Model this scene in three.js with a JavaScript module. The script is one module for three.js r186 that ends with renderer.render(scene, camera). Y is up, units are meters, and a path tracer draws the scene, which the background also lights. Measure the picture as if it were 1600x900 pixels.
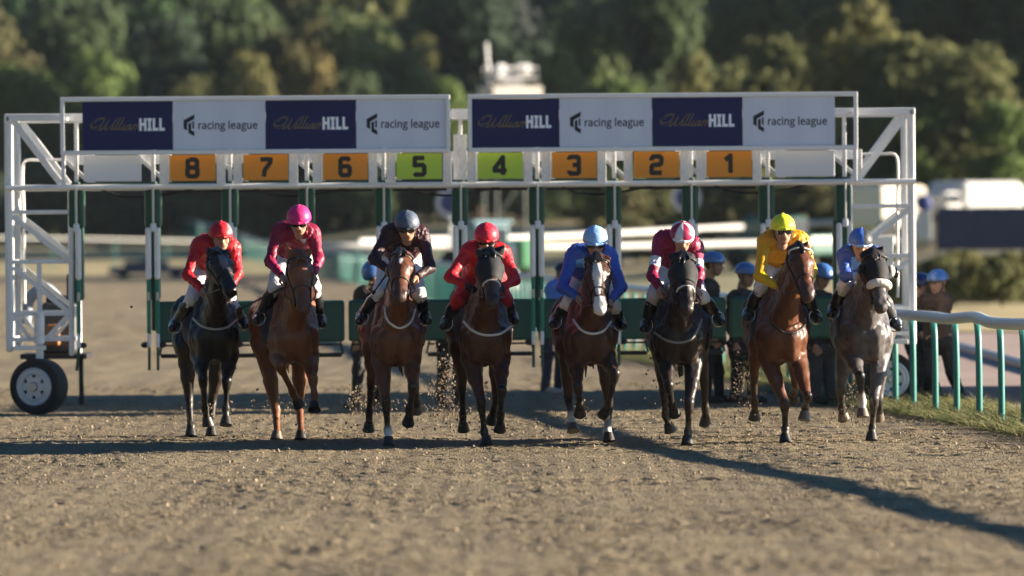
import * as THREE from 'three';
import { Sky } from 'three/addons/objects/Sky.js';
import { mergeGeometries } from 'three/addons/utils/BufferGeometryUtils.js';
import { RoundedBoxGeometry } from 'three/addons/geometries/RoundedBoxGeometry.js';
import { createNoise2D, createNoise3D } from 'simplex-noise';

// ---------------------------------------------------------------- camera, sky, sun, exposure
const scene = new THREE.Scene();
const FP = 8889, CAMY = 2.15, ROLL = 0.0072, HORIZON = 350;       // focal length in photo pixels (1600 wide), eye height, roll, horizon row
const camera = new THREE.PerspectiveCamera(2 * Math.atan(450 / FP) * 180 / Math.PI, 1024 / 576, 0.5, 3000);
camera.position.set(0, CAMY, 0);
camera.rotation.order = 'YXZ';
camera.rotation.set(-Math.atan((450 - HORIZON) / FP), 0, -ROLL);
camera.focus = 54.9;
camera.userData.fStop = 194.4 / 125;

const EL = 14.2 * Math.PI / 180, AZ = 5 * Math.PI / 180;           // low evening sun, from the right and a touch behind the field
const SUN = new THREE.Vector3(Math.cos(EL) * Math.cos(AZ), Math.sin(EL), -Math.cos(EL) * Math.sin(AZ));
const sky = new Sky();
sky.name = 'sky';
sky.scale.setScalar(2000);
Object.assign(sky.userData, { kind: 'structure' });
sky.material.uniforms.sunPosition.value.copy(SUN);
sky.material.uniforms.turbidity.value = 1.6;
sky.material.uniforms.rayleigh.value = 1.35;
sky.material.uniforms.mieCoefficient.value = 0.004;
sky.material.uniforms.cloudCoverage.value = 0;
scene.add(sky);
scene.environmentIntensity = 0.1;
scene.fog = new THREE.FogExp2(new THREE.Color(0.62, 0.7, 0.8), 0.00005);
const sun = new THREE.DirectionalLight(new THREE.Color(1, 0.86, 0.68), 5);
sun.name = 'sun';
sun.position.copy(SUN).multiplyScalar(120).add(new THREE.Vector3(0, 0, -70));
sun.target.position.set(0, 0, -70);
sun.castShadow = true;
sun.shadow.mapSize.set(4096, 4096);
Object.assign(sun.shadow.camera, { left: -120, right: 120, top: 60, bottom: -60, near: 1, far: 400 });
scene.add(sun, sun.target);
const EXPOSURE = 3.9;

// ---------------------------------------------------------------- helpers
let seed_ = 12345;
function rnd() { seed_ = (seed_ + 0x6d2b79f5) | 0; let t = Math.imul(seed_ ^ (seed_ >>> 15), 1 | seed_); t = (t + Math.imul(t ^ (t >>> 7), 61 | t)) ^ t; return ((t ^ (t >>> 14)) >>> 0) / 4294967296; }
const rr = (a, b) => a + (b - a) * rnd();
const n2 = createNoise2D(rnd), n3 = createNoise3D(rnd);
const V = (x, y, z) => new THREE.Vector3(x, y, z);
const lerp = (a, b, t) => a + (b - a) * t, clamp = (x, a, b) => Math.min(b, Math.max(a, x));
const sstep = (a, b, x) => { const t = clamp((x - a) / (b - a), 0, 1); return t * t * (3 - 2 * t); };
// the place that stands `depth` metres in front of the eye along the sight line read from the photograph
function W(px, py, depth) {
  const dx = px - 800, dy = py - 450, ux = dx - ROLL * dy, uy = dy + ROLL * dx;
  return V(ux * depth / FP, CAMY - (uy + 450 - HORIZON) * depth / FP, -depth);
}
const names = {};
function numbered(n) { names[n] = (names[n] ?? -1) + 1; return names[n] ? n + '_' + String(names[n]).padStart(3, '0') : n; }
function tag(o, label, category, group) { o.userData.label = label; o.userData.category = category; if (group) o.userData.group = group; return o; }
function thing(name, label, category, pos = V(0, 0, 0), group) {
  const o = new THREE.Group(); o.name = numbered(name); o.position.copy(pos); scene.add(o); tag(o, label, category, group); return o;
}
function mesh(name, g, m, parent, label) {
  const o = new THREE.Mesh(g, m); o.name = name; o.castShadow = o.receiveShadow = true;
  if (label) o.userData.label = label;
  (parent || scene).add(o); return o;
}
function struct(name, g, m) { const o = mesh(numbered(name), g, m, scene); o.userData.kind = 'structure'; return o; }
const lin = (r, g, b) => new THREE.Color().setRGB(r, g, b);
const hex = (h) => new THREE.Color(h);
function mat(c, rough = 0.6, o = {}) { return new THREE.MeshStandardMaterial({ color: c instanceof THREE.Color ? c : new THREE.Color(c), roughness: rough, ...o }); }
function pmat(c, rough = 0.6, o = {}) { return new THREE.MeshPhysicalMaterial({ color: c instanceof THREE.Color ? c : new THREE.Color(c), roughness: rough, ...o }); }
const merge = (gs) => {
  const clean = gs.map((g) => { const h = g.index ? g.toNonIndexed() : g.clone(); for (const k of Object.keys(h.attributes)) if (k !== 'position' && k !== 'normal' && k !== 'color') h.deleteAttribute(k); return h; });
  return mergeGeometries(clean);
};
function box(cx, cy, cz, w, h, d, bev = 0.006) {
  const r = Math.min(bev, w / 2.1, h / 2.1, d / 2.1);
  const g = new RoundedBoxGeometry(w, h, d, 1, r); g.translate(cx, cy, cz); return g;
}
const UPV = V(0, 1, 0);
function align(g, a, b, from = UPV) {
  const d = V().subVectors(b, a); const q = new THREE.Quaternion().setFromUnitVectors(from, d.clone().normalize());
  g.applyQuaternion(q); g.translate((a.x + b.x) / 2, (a.y + b.y) / 2, (a.z + b.z) / 2); return g;
}
function rod(a, b, r, seg = 10, r2 = r) { return align(new THREE.CylinderGeometry(r2, r, a.distanceTo(b), seg), a, b); }
function bar(a, b, w, d) {                                            // square section tube lying in the x-y plane
  const L = a.distanceTo(b), g = new RoundedBoxGeometry(w, L, d, 1, Math.min(w, d) * 0.12); const ang = Math.atan2(b.y - a.y, b.x - a.x) - Math.PI / 2;
  if (Math.abs(a.z - b.z) > 0.01) return align(g, a, b);
  g.rotateZ(ang); g.translate((a.x + b.x) / 2, (a.y + b.y) / 2, (a.z + b.z) / 2); return g;
}
function tube(pts, r, seg = 20, rs = 6) { return new THREE.TubeGeometry(new THREE.CatmullRomCurve3(pts), seg, r, rs, false); }

// ---------------------------------------------------------------- smooth bodies: tapered bones joined by a soft union, meshed with surface nets
const bone = (a, b, ra, rb, c = 0, k = 0.012, sx = 1) => ({ a, b, ra, rb, c, k, sx });
function dist(B, x, y, z) {
  const s = B.sx, ax = B.a.x * s, bx = B.b.x * s; x *= s;
  const dx = bx - ax, dy = B.b.y - B.a.y, dz = B.b.z - B.a.z, L = dx * dx + dy * dy + dz * dz;
  const px = x - ax, py = y - B.a.y, pz = z - B.a.z;
  let t = L > 1e-9 ? (px * dx + py * dy + pz * dz) / L : 0; t = t < 0 ? 0 : t > 1 ? 1 : t;
  const qx = px - t * dx, qy = py - t * dy, qz = pz - t * dz;
  return Math.sqrt(qx * qx + qy * qy + qz * qz) - (B.ra + (B.rb - B.ra) * t);
}
function fieldAt(bones, x, y, z) { let s = 0; for (const B of bones) s += Math.exp(clamp(-dist(B, x, y, z) / B.k, -30, 30)); return s > 1e-12 ? -0.012 * Math.log(s) : 0.3; }
// post(value, x, y, z) may cut or wrinkle; color(x, y, z, mixed) may repaint
function sdfMesh(bones, cell, { colors, post, color, lo, hi, kc = 0.014, grow = 0 } = {}) {
  if (grow) bones = bones.map((B) => ({ ...B, ra: B.ra + grow, rb: B.rb + grow }));
  const mn = lo ? lo.clone() : V(1e9, 1e9, 1e9), mx = hi ? hi.clone() : V(-1e9, -1e9, -1e9);
  if (!lo) for (const B of bones) for (const [p, r] of [[B.a, B.ra], [B.b, B.rb]]) { const q = r + 3 * cell + 0.02; mn.min(V(p.x - q, p.y - q, p.z - q)); mx.max(V(p.x + q, p.y + q, p.z + q)); }
  const nx = Math.ceil((mx.x - mn.x) / cell) + 1, ny = Math.ceil((mx.y - mn.y) / cell) + 1, nz = Math.ceil((mx.z - mn.z) / cell) + 1;
  const acc = new Float32Array(nx * ny * nz);
  for (const B of bones) {
    const m = Math.max(B.ra, B.rb) + 6 * B.k + cell;
    const r = (v, n, o) => [Math.max(0, Math.floor((v[0] - m - o) / cell)), Math.min(n - 1, Math.ceil((v[1] + m - o) / cell))];
    const [i0, i1] = r([Math.min(B.a.x, B.b.x), Math.max(B.a.x, B.b.x)], nx, mn.x), [j0, j1] = r([Math.min(B.a.y, B.b.y), Math.max(B.a.y, B.b.y)], ny, mn.y), [k0, k1] = r([Math.min(B.a.z, B.b.z), Math.max(B.a.z, B.b.z)], nz, mn.z);
    for (let k = k0; k <= k1; k++) for (let j = j0; j <= j1; j++) { let at = (k * ny + j) * nx + i0; for (let i = i0; i <= i1; i++, at++) { const e = -dist(B, mn.x + i * cell, mn.y + j * cell, mn.z + k * cell) / B.k; if (e > -7) acc[at] += Math.exp(e > 25 ? 25 : e); } }
  }
  for (let k = 0, at = 0; k < nz; k++) for (let j = 0; j < ny; j++) for (let i = 0; i < nx; i++, at++) {
    let d = acc[at] > 1e-4 ? -0.012 * Math.log(acc[at]) : 0.1;
    if (post && d < 0.09) d = post(d, mn.x + i * cell, mn.y + j * cell, mn.z + k * cell);
    acc[at] = d;
  }
  const pos = [], vid = new Int32Array(nx * ny * nz).fill(-1), idx = [], sy = nx, sz = nx * ny;
  const co = [0, 1, sy, sy + 1, sz, sz + 1, sz + sy, sz + sy + 1];
  const ed = [[0, 1], [2, 3], [4, 5], [6, 7], [0, 2], [1, 3], [4, 6], [5, 7], [0, 4], [1, 5], [2, 6], [3, 7]];
  for (let k = 0; k < nz - 1; k++) for (let j = 0; j < ny - 1; j++) for (let i = 0, at = k * sz + j * sy; i < nx - 1; i++, at++) {
    let m = 0; for (let c = 0; c < 8; c++) if (acc[at + co[c]] < 0) m |= 1 << c;
    if (m === 0 || m === 255) continue;
    let x = 0, y = 0, z = 0, n = 0;
    for (const [p, q] of ed) {
      if (((m >> p) & 1) === ((m >> q) & 1)) continue;
      const u = acc[at + co[p]], w = acc[at + co[q]], t = u / (u - w);
      x += lerp(p & 1, q & 1, t); y += lerp((p >> 1) & 1, (q >> 1) & 1, t); z += lerp(p >> 2, q >> 2, t); n++;
    }
    vid[at] = pos.length / 3;
    pos.push(mn.x + (i + x / n) * cell, mn.y + (j + y / n) * cell, mn.z + (k + z / n) * cell);
  }
  const quad = (a, b, c, d, flip) => { if (a < 0 || b < 0 || c < 0 || d < 0) return; if (flip) idx.push(a, c, b, a, d, c); else idx.push(a, b, c, a, c, d); };
  for (let k = 1; k < nz - 1; k++) for (let j = 1; j < ny - 1; j++) for (let i = 1, at = k * sz + j * sy + 1; i < nx - 1; i++, at++) {
    const s = acc[at] < 0;
    if (s !== acc[at + 1] < 0) quad(vid[at - sy - sz], vid[at - sz], vid[at], vid[at - sy], !s);
    if (s !== acc[at + sy] < 0) quad(vid[at - 1 - sz], vid[at - 1], vid[at], vid[at - sz], !s);
    if (s !== acc[at + sz] < 0) quad(vid[at - 1 - sy], vid[at - sy], vid[at], vid[at - 1], !s);
  }
  const g = new THREE.BufferGeometry();
  g.setAttribute('position', new THREE.Float32BufferAttribute(pos, 3)); g.setIndex(idx); g.computeVertexNormals();
  if (colors) {
    const col = new Float32Array(pos.length), c = [0, 0, 0];
    for (let v = 0; v < pos.length; v += 3) {
      let R = 0, G = 0, Bl = 0, S = 1e-9;
      for (const B of bones) { const d = dist(B, pos[v], pos[v + 1], pos[v + 2]); if (d > 0.12) continue; const w = Math.exp(clamp(-d / kc, -20, 20)), q = colors[B.c]; R += w * q.r; G += w * q.g; Bl += w * q.b; S += w; }
      c[0] = R / S; c[1] = G / S; c[2] = Bl / S;
      if (color) color(pos[v], pos[v + 1], pos[v + 2], c);
      col[v] = c[0]; col[v + 1] = c[1]; col[v + 2] = c[2];
    }
    g.setAttribute('color', new THREE.BufferAttribute(col, 3));
  }
  return g;
}
// ---------------------------------------------------------------- the ground
const RAIL = [[20, 10.4], [30, 9.0], [39.3, 7.84], [48.6, 6.7], [55.2, 5.62], [58, 5.32], [61.5, 4.93], [65, 4.47], [70.5, 3.9], [79, 3.3], [93, 1.95], [118.5, 0], [160, -2.2], [197, -4.6], [253, -9.6], [290, -14.6], [310, -17.4], [360, -24]];
function railX(d) {
  let i = 0; while (i < RAIL.length - 2 && d > RAIL[i + 1][0]) i++;
  const p = (k) => RAIL[clamp(k, 0, RAIL.length - 1)], [d1, x1] = p(i), [d2, x2] = p(i + 1), t = (d - d1) / (d2 - d1);
  const m1 = (x2 - p(i - 1)[1]) / (d2 - p(i - 1)[0] || 1) * (d2 - d1), m2 = (p(i + 2)[1] - x1) / (p(i + 2)[0] - d1 || 1) * (d2 - d1);
  return (2 * t ** 3 - 3 * t * t + 1) * x1 + (t ** 3 - 2 * t * t + t) * m1 + (3 * t * t - 2 * t ** 3) * x2 + (t ** 3 - t * t) * m2;
}
function terrain(x, d) {
  const right = sstep(2, 14, x - railX(clamp(d, 20, 360)));
  return 0.55 * sstep(118, 175, d) * right + 0.5 * sstep(195, 230, d) * right + 1.5 * sstep(12, 18, x) * sstep(140, 205, d) + 1.4 * sstep(250, 318, d) + 26 * sstep(332, 570, d);
}
function noiseTexture(n, f, rep) {
  const data = new Uint8Array(n * n * 4);
  for (let y = 0; y < n; y++) for (let x = 0; x < n; x++) { const c = f(x / n, y / n), o = (y * n + x) * 4; data[o] = c[0]; data[o + 1] = c[1]; data[o + 2] = c[2]; data[o + 3] = 255; }
  const t = new THREE.DataTexture(data, n, n); t.wrapS = t.wrapT = THREE.RepeatWrapping; t.magFilter = THREE.LinearFilter; t.minFilter = THREE.LinearMipmapLinearFilter; t.generateMipmaps = true; t.needsUpdate = true; if (rep) t.repeat.set(rep, rep); return t;
}
// tileable value on the unit square
const tn = (u, v, f, s) => { const a = u * 2 * Math.PI, b = v * 2 * Math.PI, R = f / (2 * Math.PI); return n3(Math.cos(a) * R + s, Math.sin(a) * R + Math.cos(b) * R * 1.3, Math.sin(b) * R * 1.3 + s * 0.7); };
const sandTint = noiseTexture(512, (u, v) => { const a = tn(u, v, 6, 1) * 0.1 + tn(u, v, 30, 7) * 0.16 + tn(u, v, 110, 3) * 0.22 + (rnd() - 0.5) * 0.3; const m = clamp(0.86 + a * 0.55, 0.4, 1) * 255; return [m, m * 0.985, m * 0.965]; });
sandTint.colorSpace = THREE.SRGBColorSpace;
const sandBump = noiseTexture(512, (u, v) => { const h = 128 + 60 * tn(u, v, 60, 11) + 50 * tn(u, v, 140, 5) + (rnd() - 0.5) * 40; return [h, h, h].map((q) => clamp(q, 0, 255)); });
const sandMat = mat(lin(0.272, 0.215, 0.127), 0.95, { map: sandTint, bumpMap: sandBump, bumpScale: 0.02, vertexColors: true });
const marks = [];                                                     // hoof prints punched into the sand: [x, z, radius]
const cellOf = new Map();
for (let i = 0; i < 650; i++) { const m = [rr(-8, 6.5), -rr(40, 74), rr(0.05, 0.085), rr(0.008, 0.02)]; for (let a = -1; a <= 1; a++) for (let b = -1; b <= 1; b++) { const key = (Math.floor(m[0] * 3) + a) * 1000 + Math.floor(m[1] * 3) + b; if (!cellOf.has(key)) cellOf.set(key, []); cellOf.get(key).push(m); } }
function prints(x, z) { let h = 0; for (const [mx, mz, r, dp] of cellOf.get(Math.floor(x * 3) * 1000 + Math.floor(z * 3)) ?? []) { const q = Math.hypot(x - mx, (z - mz) * 0.8) / r; if (q < 2.2) h += q < 1 ? -dp * (1 - q * q) : dp * 0.8 * Math.max(0, 1 - Math.abs(q - 1.3) / 0.6); } return h; }
function clod(x, z) {                                                 // relief of the harrowed, hoof-cut sand in metres
  const big = n2(x * 0.5, z * 0.22) * 0.022 + n2(x * 1.7 + 9, z * 0.7) * 0.014;
  const a = n2(x * 5.5, z * 4.2), b = n2(x * 13 + 40, z * 10), c = n2(x * 27 + 7, z * 22 + 3);
  const patch = 0.45 + 0.55 * sstep(-0.5, 0.6, n2(x * 0.45 + 77, z * 0.2 + 5));
  return prints(x, z) + big * 0.38 + patch * (0.004 * a + 0.011 * Math.pow(Math.max(0, b), 1.6) + 0.014 * Math.max(0, c) - 0.012 * Math.pow(Math.max(0, -c), 2) - 0.006 * Math.pow(Math.max(0, -a), 2)) + 0.006 * n2(x * 48 + 31, z * 40) + 0.0015 * Math.sin(x * 34 + n2(x, z * 0.1) * 1.5);
}
function trackSheet(d0, d1, rows, cols, fine, wide) {
  const P = [], U = [], C = [], I = [];
  for (let r = 0; r <= rows; r++) {
    const d = fine ? lerp(d0, d1, r / rows) : d0 * Math.pow(d1 / d0, r / rows), xr = railX(d) - 0.32 + 0.22 * n2(d * 0.9, 4) + 0.1 * n2(d * 4, 9), xl = Math.min(wide(d), xr - 1);
    for (let c = 0; c <= cols; c++) {
      const x = lerp(xl, xr, c / cols), edge = sstep(0, 0.5, xr - x);
      P.push(x, fine ? clod(x, -d) : 0.016 * n2(x * 0.8, d * 0.3) + 0.024 * n2(x * 4.5, d * 1.7) * sstep(-0.6, 0.5, n2(x * 0.5, d * 0.08)) + 0.016 * n2(x * 2.2 + 9, d * 0.12), -d); U.push(x / 1.7, d / 1.7);
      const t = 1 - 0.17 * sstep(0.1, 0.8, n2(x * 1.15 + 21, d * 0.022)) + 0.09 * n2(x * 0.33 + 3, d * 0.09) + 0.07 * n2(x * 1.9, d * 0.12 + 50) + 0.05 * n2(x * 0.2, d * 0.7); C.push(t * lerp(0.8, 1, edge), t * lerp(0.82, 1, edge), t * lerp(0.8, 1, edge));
    }
  }
  for (let r = 0; r < rows; r++) for (let c = 0; c < cols; c++) { const a = r * (cols + 1) + c, b = a + cols + 1; I.push(a, a + 1, b, b, a + 1, b + 1); }
  const g = new THREE.BufferGeometry(); g.setAttribute('position', new THREE.Float32BufferAttribute(P, 3)); g.setAttribute('uv', new THREE.Float32BufferAttribute(U, 2)); g.setAttribute('color', new THREE.Float32BufferAttribute(C, 3)); g.setIndex(I); g.computeVertexNormals();
  return g;
}
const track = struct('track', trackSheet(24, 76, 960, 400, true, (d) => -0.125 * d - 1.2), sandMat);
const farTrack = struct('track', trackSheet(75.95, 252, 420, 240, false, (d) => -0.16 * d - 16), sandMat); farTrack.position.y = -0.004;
// loose clods that lie on the sand
{
  const g = new THREE.IcosahedronGeometry(1, 1), p = g.attributes.position;
  for (let i = 0; i < p.count; i++) { const k = 1 + 0.35 * n3(p.getX(i) * 1.6, p.getY(i) * 1.6, p.getZ(i) * 1.6); p.setXYZ(i, p.getX(i) * k, p.getY(i) * k * 0.75, p.getZ(i) * k); }
  g.computeVertexNormals();
  const N = 9000, im = new THREE.InstancedMesh(g, mat(lin(0.29, 0.225, 0.15), 0.95), N), m = new THREE.Matrix4(), q = new THREE.Quaternion();
  for (let i = 0; i < N; i++) {
    const d = 27 + 45 * Math.pow(rnd(), 0.8), x = rr(-0.1 * d - 0.5, Math.min(0.1 * d + 0.5, railX(d) - 0.5)), s = 0.003 + 0.013 * Math.pow(rnd(), 4);
    q.setFromEuler(new THREE.Euler(rnd() * 3, rnd() * 6, rnd() * 3)); m.compose(V(x, clod(x, -d) + s * 0.3, -d), q, V(s * rr(0.8, 1.6), s, s * rr(0.8, 1.4))); im.setMatrixAt(i, m);
  }
  im.name = 'sand_clods'; im.castShadow = im.receiveShadow = true; im.userData = { kind: 'stuff', label: 'loose clods of damp sand scattered over the track', category: 'sand' }; scene.add(im);
}
// base ground out to the horizon
{
  const P = [], C = [], I = [], D = [8, 20, 40, 60, 75, 85, 95, 105, 112, 120, 128, 136, 144, 152, 160, 170, 180, 190, 200, 212, 224, 236, 250, 270, 290, 320, 350, 380, 410, 450, 500, 560, 640, 800, 1400], X = [];
  for (let i = -60; i <= 60; i++) X.push(Math.sign(i) * Math.pow(Math.abs(i) / 60, 1.8) * 420);
  D.forEach((d) => X.forEach((x) => {
    P.push(x, terrain(x, d) - 0.1, -d); const s = n2(x * 0.07, d * 0.03), t = n2(x * 0.4 + 5, d * 0.1), dry = clamp(0.55 + 0.4 * s + 0.25 * t, 0, 1);
    C.push(lerp(0.13, 0.34, dry), lerp(0.135, 0.26, dry), lerp(0.04, 0.125, dry));
  }));
  for (let r = 0; r < D.length - 1; r++) for (let c = 0; c < X.length - 1; c++) { const a = r * X.length + c, b = a + X.length; I.push(a, a + 1, b, b, a + 1, b + 1); }
  const g = new THREE.BufferGeometry(); g.setAttribute('position', new THREE.Float32BufferAttribute(P, 3)); g.setAttribute('color', new THREE.Float32BufferAttribute(C, 3)); g.setIndex(I); g.computeVertexNormals();
  struct('ground', g, mat(0xffffff, 0.95, { vertexColors: true }));
}
function strip(d0, d1, rows, cols, left, right, y, colour) {
  const P = [], C = [], U = [], I = [];
  for (let r = 0; r <= rows; r++) { const d = lerp(d0, d1, r / rows), a = left(d), b = right(d); for (let c = 0; c <= cols; c++) { const x = lerp(a, b, c / cols); P.push(x, y(x, d), -d); U.push(x / 1.7, d / 1.7); C.push(...colour(x, d)); } }
  for (let r = 0; r < rows; r++) for (let c = 0; c < cols; c++) { const a = r * (cols + 1) + c, b = a + cols + 1; I.push(a, a + 1, b, b, a + 1, b + 1); }
  const g = new THREE.BufferGeometry(); g.setAttribute('position', new THREE.Float32BufferAttribute(P, 3)); g.setAttribute('uv', new THREE.Float32BufferAttribute(U, 2)); g.setAttribute('color', new THREE.Float32BufferAttribute(C, 3)); g.setIndex(I); g.computeVertexNormals(); return g;
}
const grassTone = (x, d) => { const k = clamp(0.5 + 0.5 * n2(x * 2.1, d * 0.9) + 0.25 * n2(x * 7, d * 3), 0, 1); return [lerp(0.11, 0.31, k), lerp(0.135, 0.27, k), lerp(0.035, 0.12, k)]; };
struct('verge', strip(26, 110, 240, 14, (d) => railX(d) - 0.6 + 0.15 * n2(d * 1.4, 2), (d) => railX(d) + 0.8 + 0.08 * n2(d * 0.8, 7), (x, d) => (0.035 + 0.018 * n2(x * 3, d * 2)) * sstep(-0.6, -0.25, x - railX(d)) - 0.03 * (1 - sstep(-0.6, -0.3, x - railX(d))), grassTone), mat(0xffffff, 0.95, { vertexColors: true, bumpMap: sandBump, bumpScale: 0.03 }));
struct('road', strip(26, 109, 160, 16, (d) => railX(d) + 0.7, (d) => 16 + 0 * d, () => 0.012, (x, d) => { const k = 1 + 0.12 * n2(x * 0.9, d * 0.15) + 0.06 * n2(x * 6, d * 2); return [0.30 * k, 0.215 * k, 0.185 * k]; }), mat(0xffffff, 0.9, { vertexColors: true, bumpMap: sandBump, bumpScale: 0.004 }));
struct('verge', strip(108.5, 132, 60, 30, (d) => railX(d) + 0.9, () => 26, (x, d) => 0.05 + terrain(x, d) + 0.03 * n2(x * 2, d * 0.8), (x, d) => { const k = clamp(0.75 + 0.4 * n2(x * 0.6, d * 0.12), 0, 1); return [lerp(0.2, 0.44, k), lerp(0.17, 0.33, k), lerp(0.06, 0.155, k)]; }), mat(0xffffff, 0.95, { vertexColors: true }));
// grass blades under the rail
{
  const blade = []; for (let i = 0; i < 9; i++) { const g = new THREE.PlaneGeometry(0.012, 1, 1, 2), p = g.attributes.position; for (let k = 0; k < 6; k++) { const t = p.getY(k) + 0.5; p.setXYZ(k, p.getX(k) * (1 - 0.8 * t), t, 0.35 * t * t); } g.rotateY(i * 2.4); g.translate(rr(-0.06, 0.06), 0, rr(-0.06, 0.06)); blade.push(g); }
  const g = merge(blade); g.computeVertexNormals();
  const N = 5200, im = new THREE.InstancedMesh(g, pmat(lin(1, 1, 1), 0.8, { side: THREE.DoubleSide }), N), m = new THREE.Matrix4(), q = new THREE.Quaternion(), c = new THREE.Color();
  for (let i = 0; i < N; i++) {
    const d = rr(50, 92), x = railX(d) + rr(-0.5, 0.95), k = clamp(0.4 + 0.6 * n2(x * 1.5, d * 0.6) + rr(-0.2, 0.3), 0, 1);
    q.setFromEuler(new THREE.Euler(0, rnd() * 6.3, rr(-0.2, 0.2))); m.compose(V(x, 0.02, -d), q, V(1, rr(0.03, 0.1) * (0.6 + k), 1)); im.setMatrixAt(i, m);
    im.setColorAt(i, c.setRGB(lerp(0.09, 0.32, k), lerp(0.135, 0.28, k), lerp(0.025, 0.11, k)));
  }
  im.name = 'verge_grass'; im.castShadow = im.receiveShadow = true; im.userData = { kind: 'stuff', label: 'short dry grass growing under the running rail', category: 'grass' }; scene.add(im);
}

// ---------------------------------------------------------------- trees
const crownGeos = [], trunkGeos = [];
function crown(leaves, lobes, size, flat) {
  const L = []; for (let i = 0; i < lobes; i++) { const a = i * 2.4 + rr(-0.4, 0.4), h = rr(0.12, 0.92), w = Math.sin(Math.PI * (0.18 + 0.74 * h)) * 0.36; L.push([Math.cos(a) * w * rr(0.3, 1), h, Math.sin(a) * w * rr(0.3, 1), rr(0.09, 0.19)]); }
  const P = [], C = [], I = [], n = V(), u = V(), v = V(), c = V();
  for (let i = 0; i < leaves; i++) {
    const [lx, ly, lz, r] = L[Math.floor(rnd() * lobes)];
    n.set(rr(-1, 1), rr(-0.8, 1), rr(-1, 1)).normalize(); const k = r * (0.55 + 0.5 * rnd());
    c.set(lx + n.x * k, ly + n.y * k * flat, lz + n.z * k); if (c.y < 0.02) c.y = 0.02 + rnd() * 0.05;
    n.x += rr(-0.7, 0.7); n.y += rr(-0.4, 0.8); n.z += rr(-0.7, 0.7); n.normalize();
    u.set(rr(-1, 1), rr(-1, 1), rr(-1, 1)).cross(n).normalize(); v.crossVectors(n, u);
    const s = size * rr(0.6, 1.4), o = P.length / 3, tone = rr(0.78, 1.2);
    for (const [a, b] of [[-1, -0.7], [1, -0.5], [0.6, 1], [-0.8, 0.8]]) { P.push(c.x + (u.x * a + v.x * b) * s, c.y + (u.y * a + v.y * b) * s, c.z + (u.z * a + v.z * b) * s); C.push(tone, tone, tone); }
    I.push(o, o + 1, o + 2, o, o + 2, o + 3);
  }
  const g = new THREE.BufferGeometry(); g.setAttribute('position', new THREE.Float32BufferAttribute(P, 3)); g.setAttribute('color', new THREE.Float32BufferAttribute(C, 3)); g.setIndex(I); g.computeVertexNormals(); return g;
}
for (let i = 0; i < 4; i++) crownGeos.push(crown(4600, 30 + i * 4, 0.022, 0.75 + 0.12 * i));
for (let i = 0; i < 2; i++) {
  const gs = [new THREE.CylinderGeometry(0.012, 0.03, 0.55, 9).translate(0, 0.27, 0)];
  for (let k = 0; k < 6; k++) { const a = k * 2.2 + i, h = 0.2 + 0.07 * k; gs.push(rod(V(0, h, 0), V(Math.cos(a) * 0.24, h + 0.22, Math.sin(a) * 0.24), 0.012, 6, 0.004)); }
  trunkGeos.push(merge(gs));
}
const bark = mat(lin(0.09, 0.065, 0.045), 0.95);
const TONES = { brown: [0.125, 0.12, 0.056], dark: [0.076, 0.105, 0.05], green: [0.125, 0.175, 0.055], olive: [0.15, 0.158, 0.066], yellow: [0.178, 0.174, 0.07], orange: [0.195, 0.16, 0.066], blue: [0.055, 0.08, 0.054], pale: [0.15, 0.185, 0.08] };
const leafMats = {}; for (const k in TONES) leafMats[k] = pmat(lin(...TONES[k]), 0.95, { side: THREE.DoubleSide, vertexColors: true, specularIntensity: 0.15, transmission: 0.4, thickness: 0 });
const protos = crownGeos.map((g, i) => { const t = new THREE.Group(); mesh('trunk', trunkGeos[i % 2], bark, t); mesh('crown', g, leafMats.green, t); return t; });
let treeN = 0;
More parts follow.
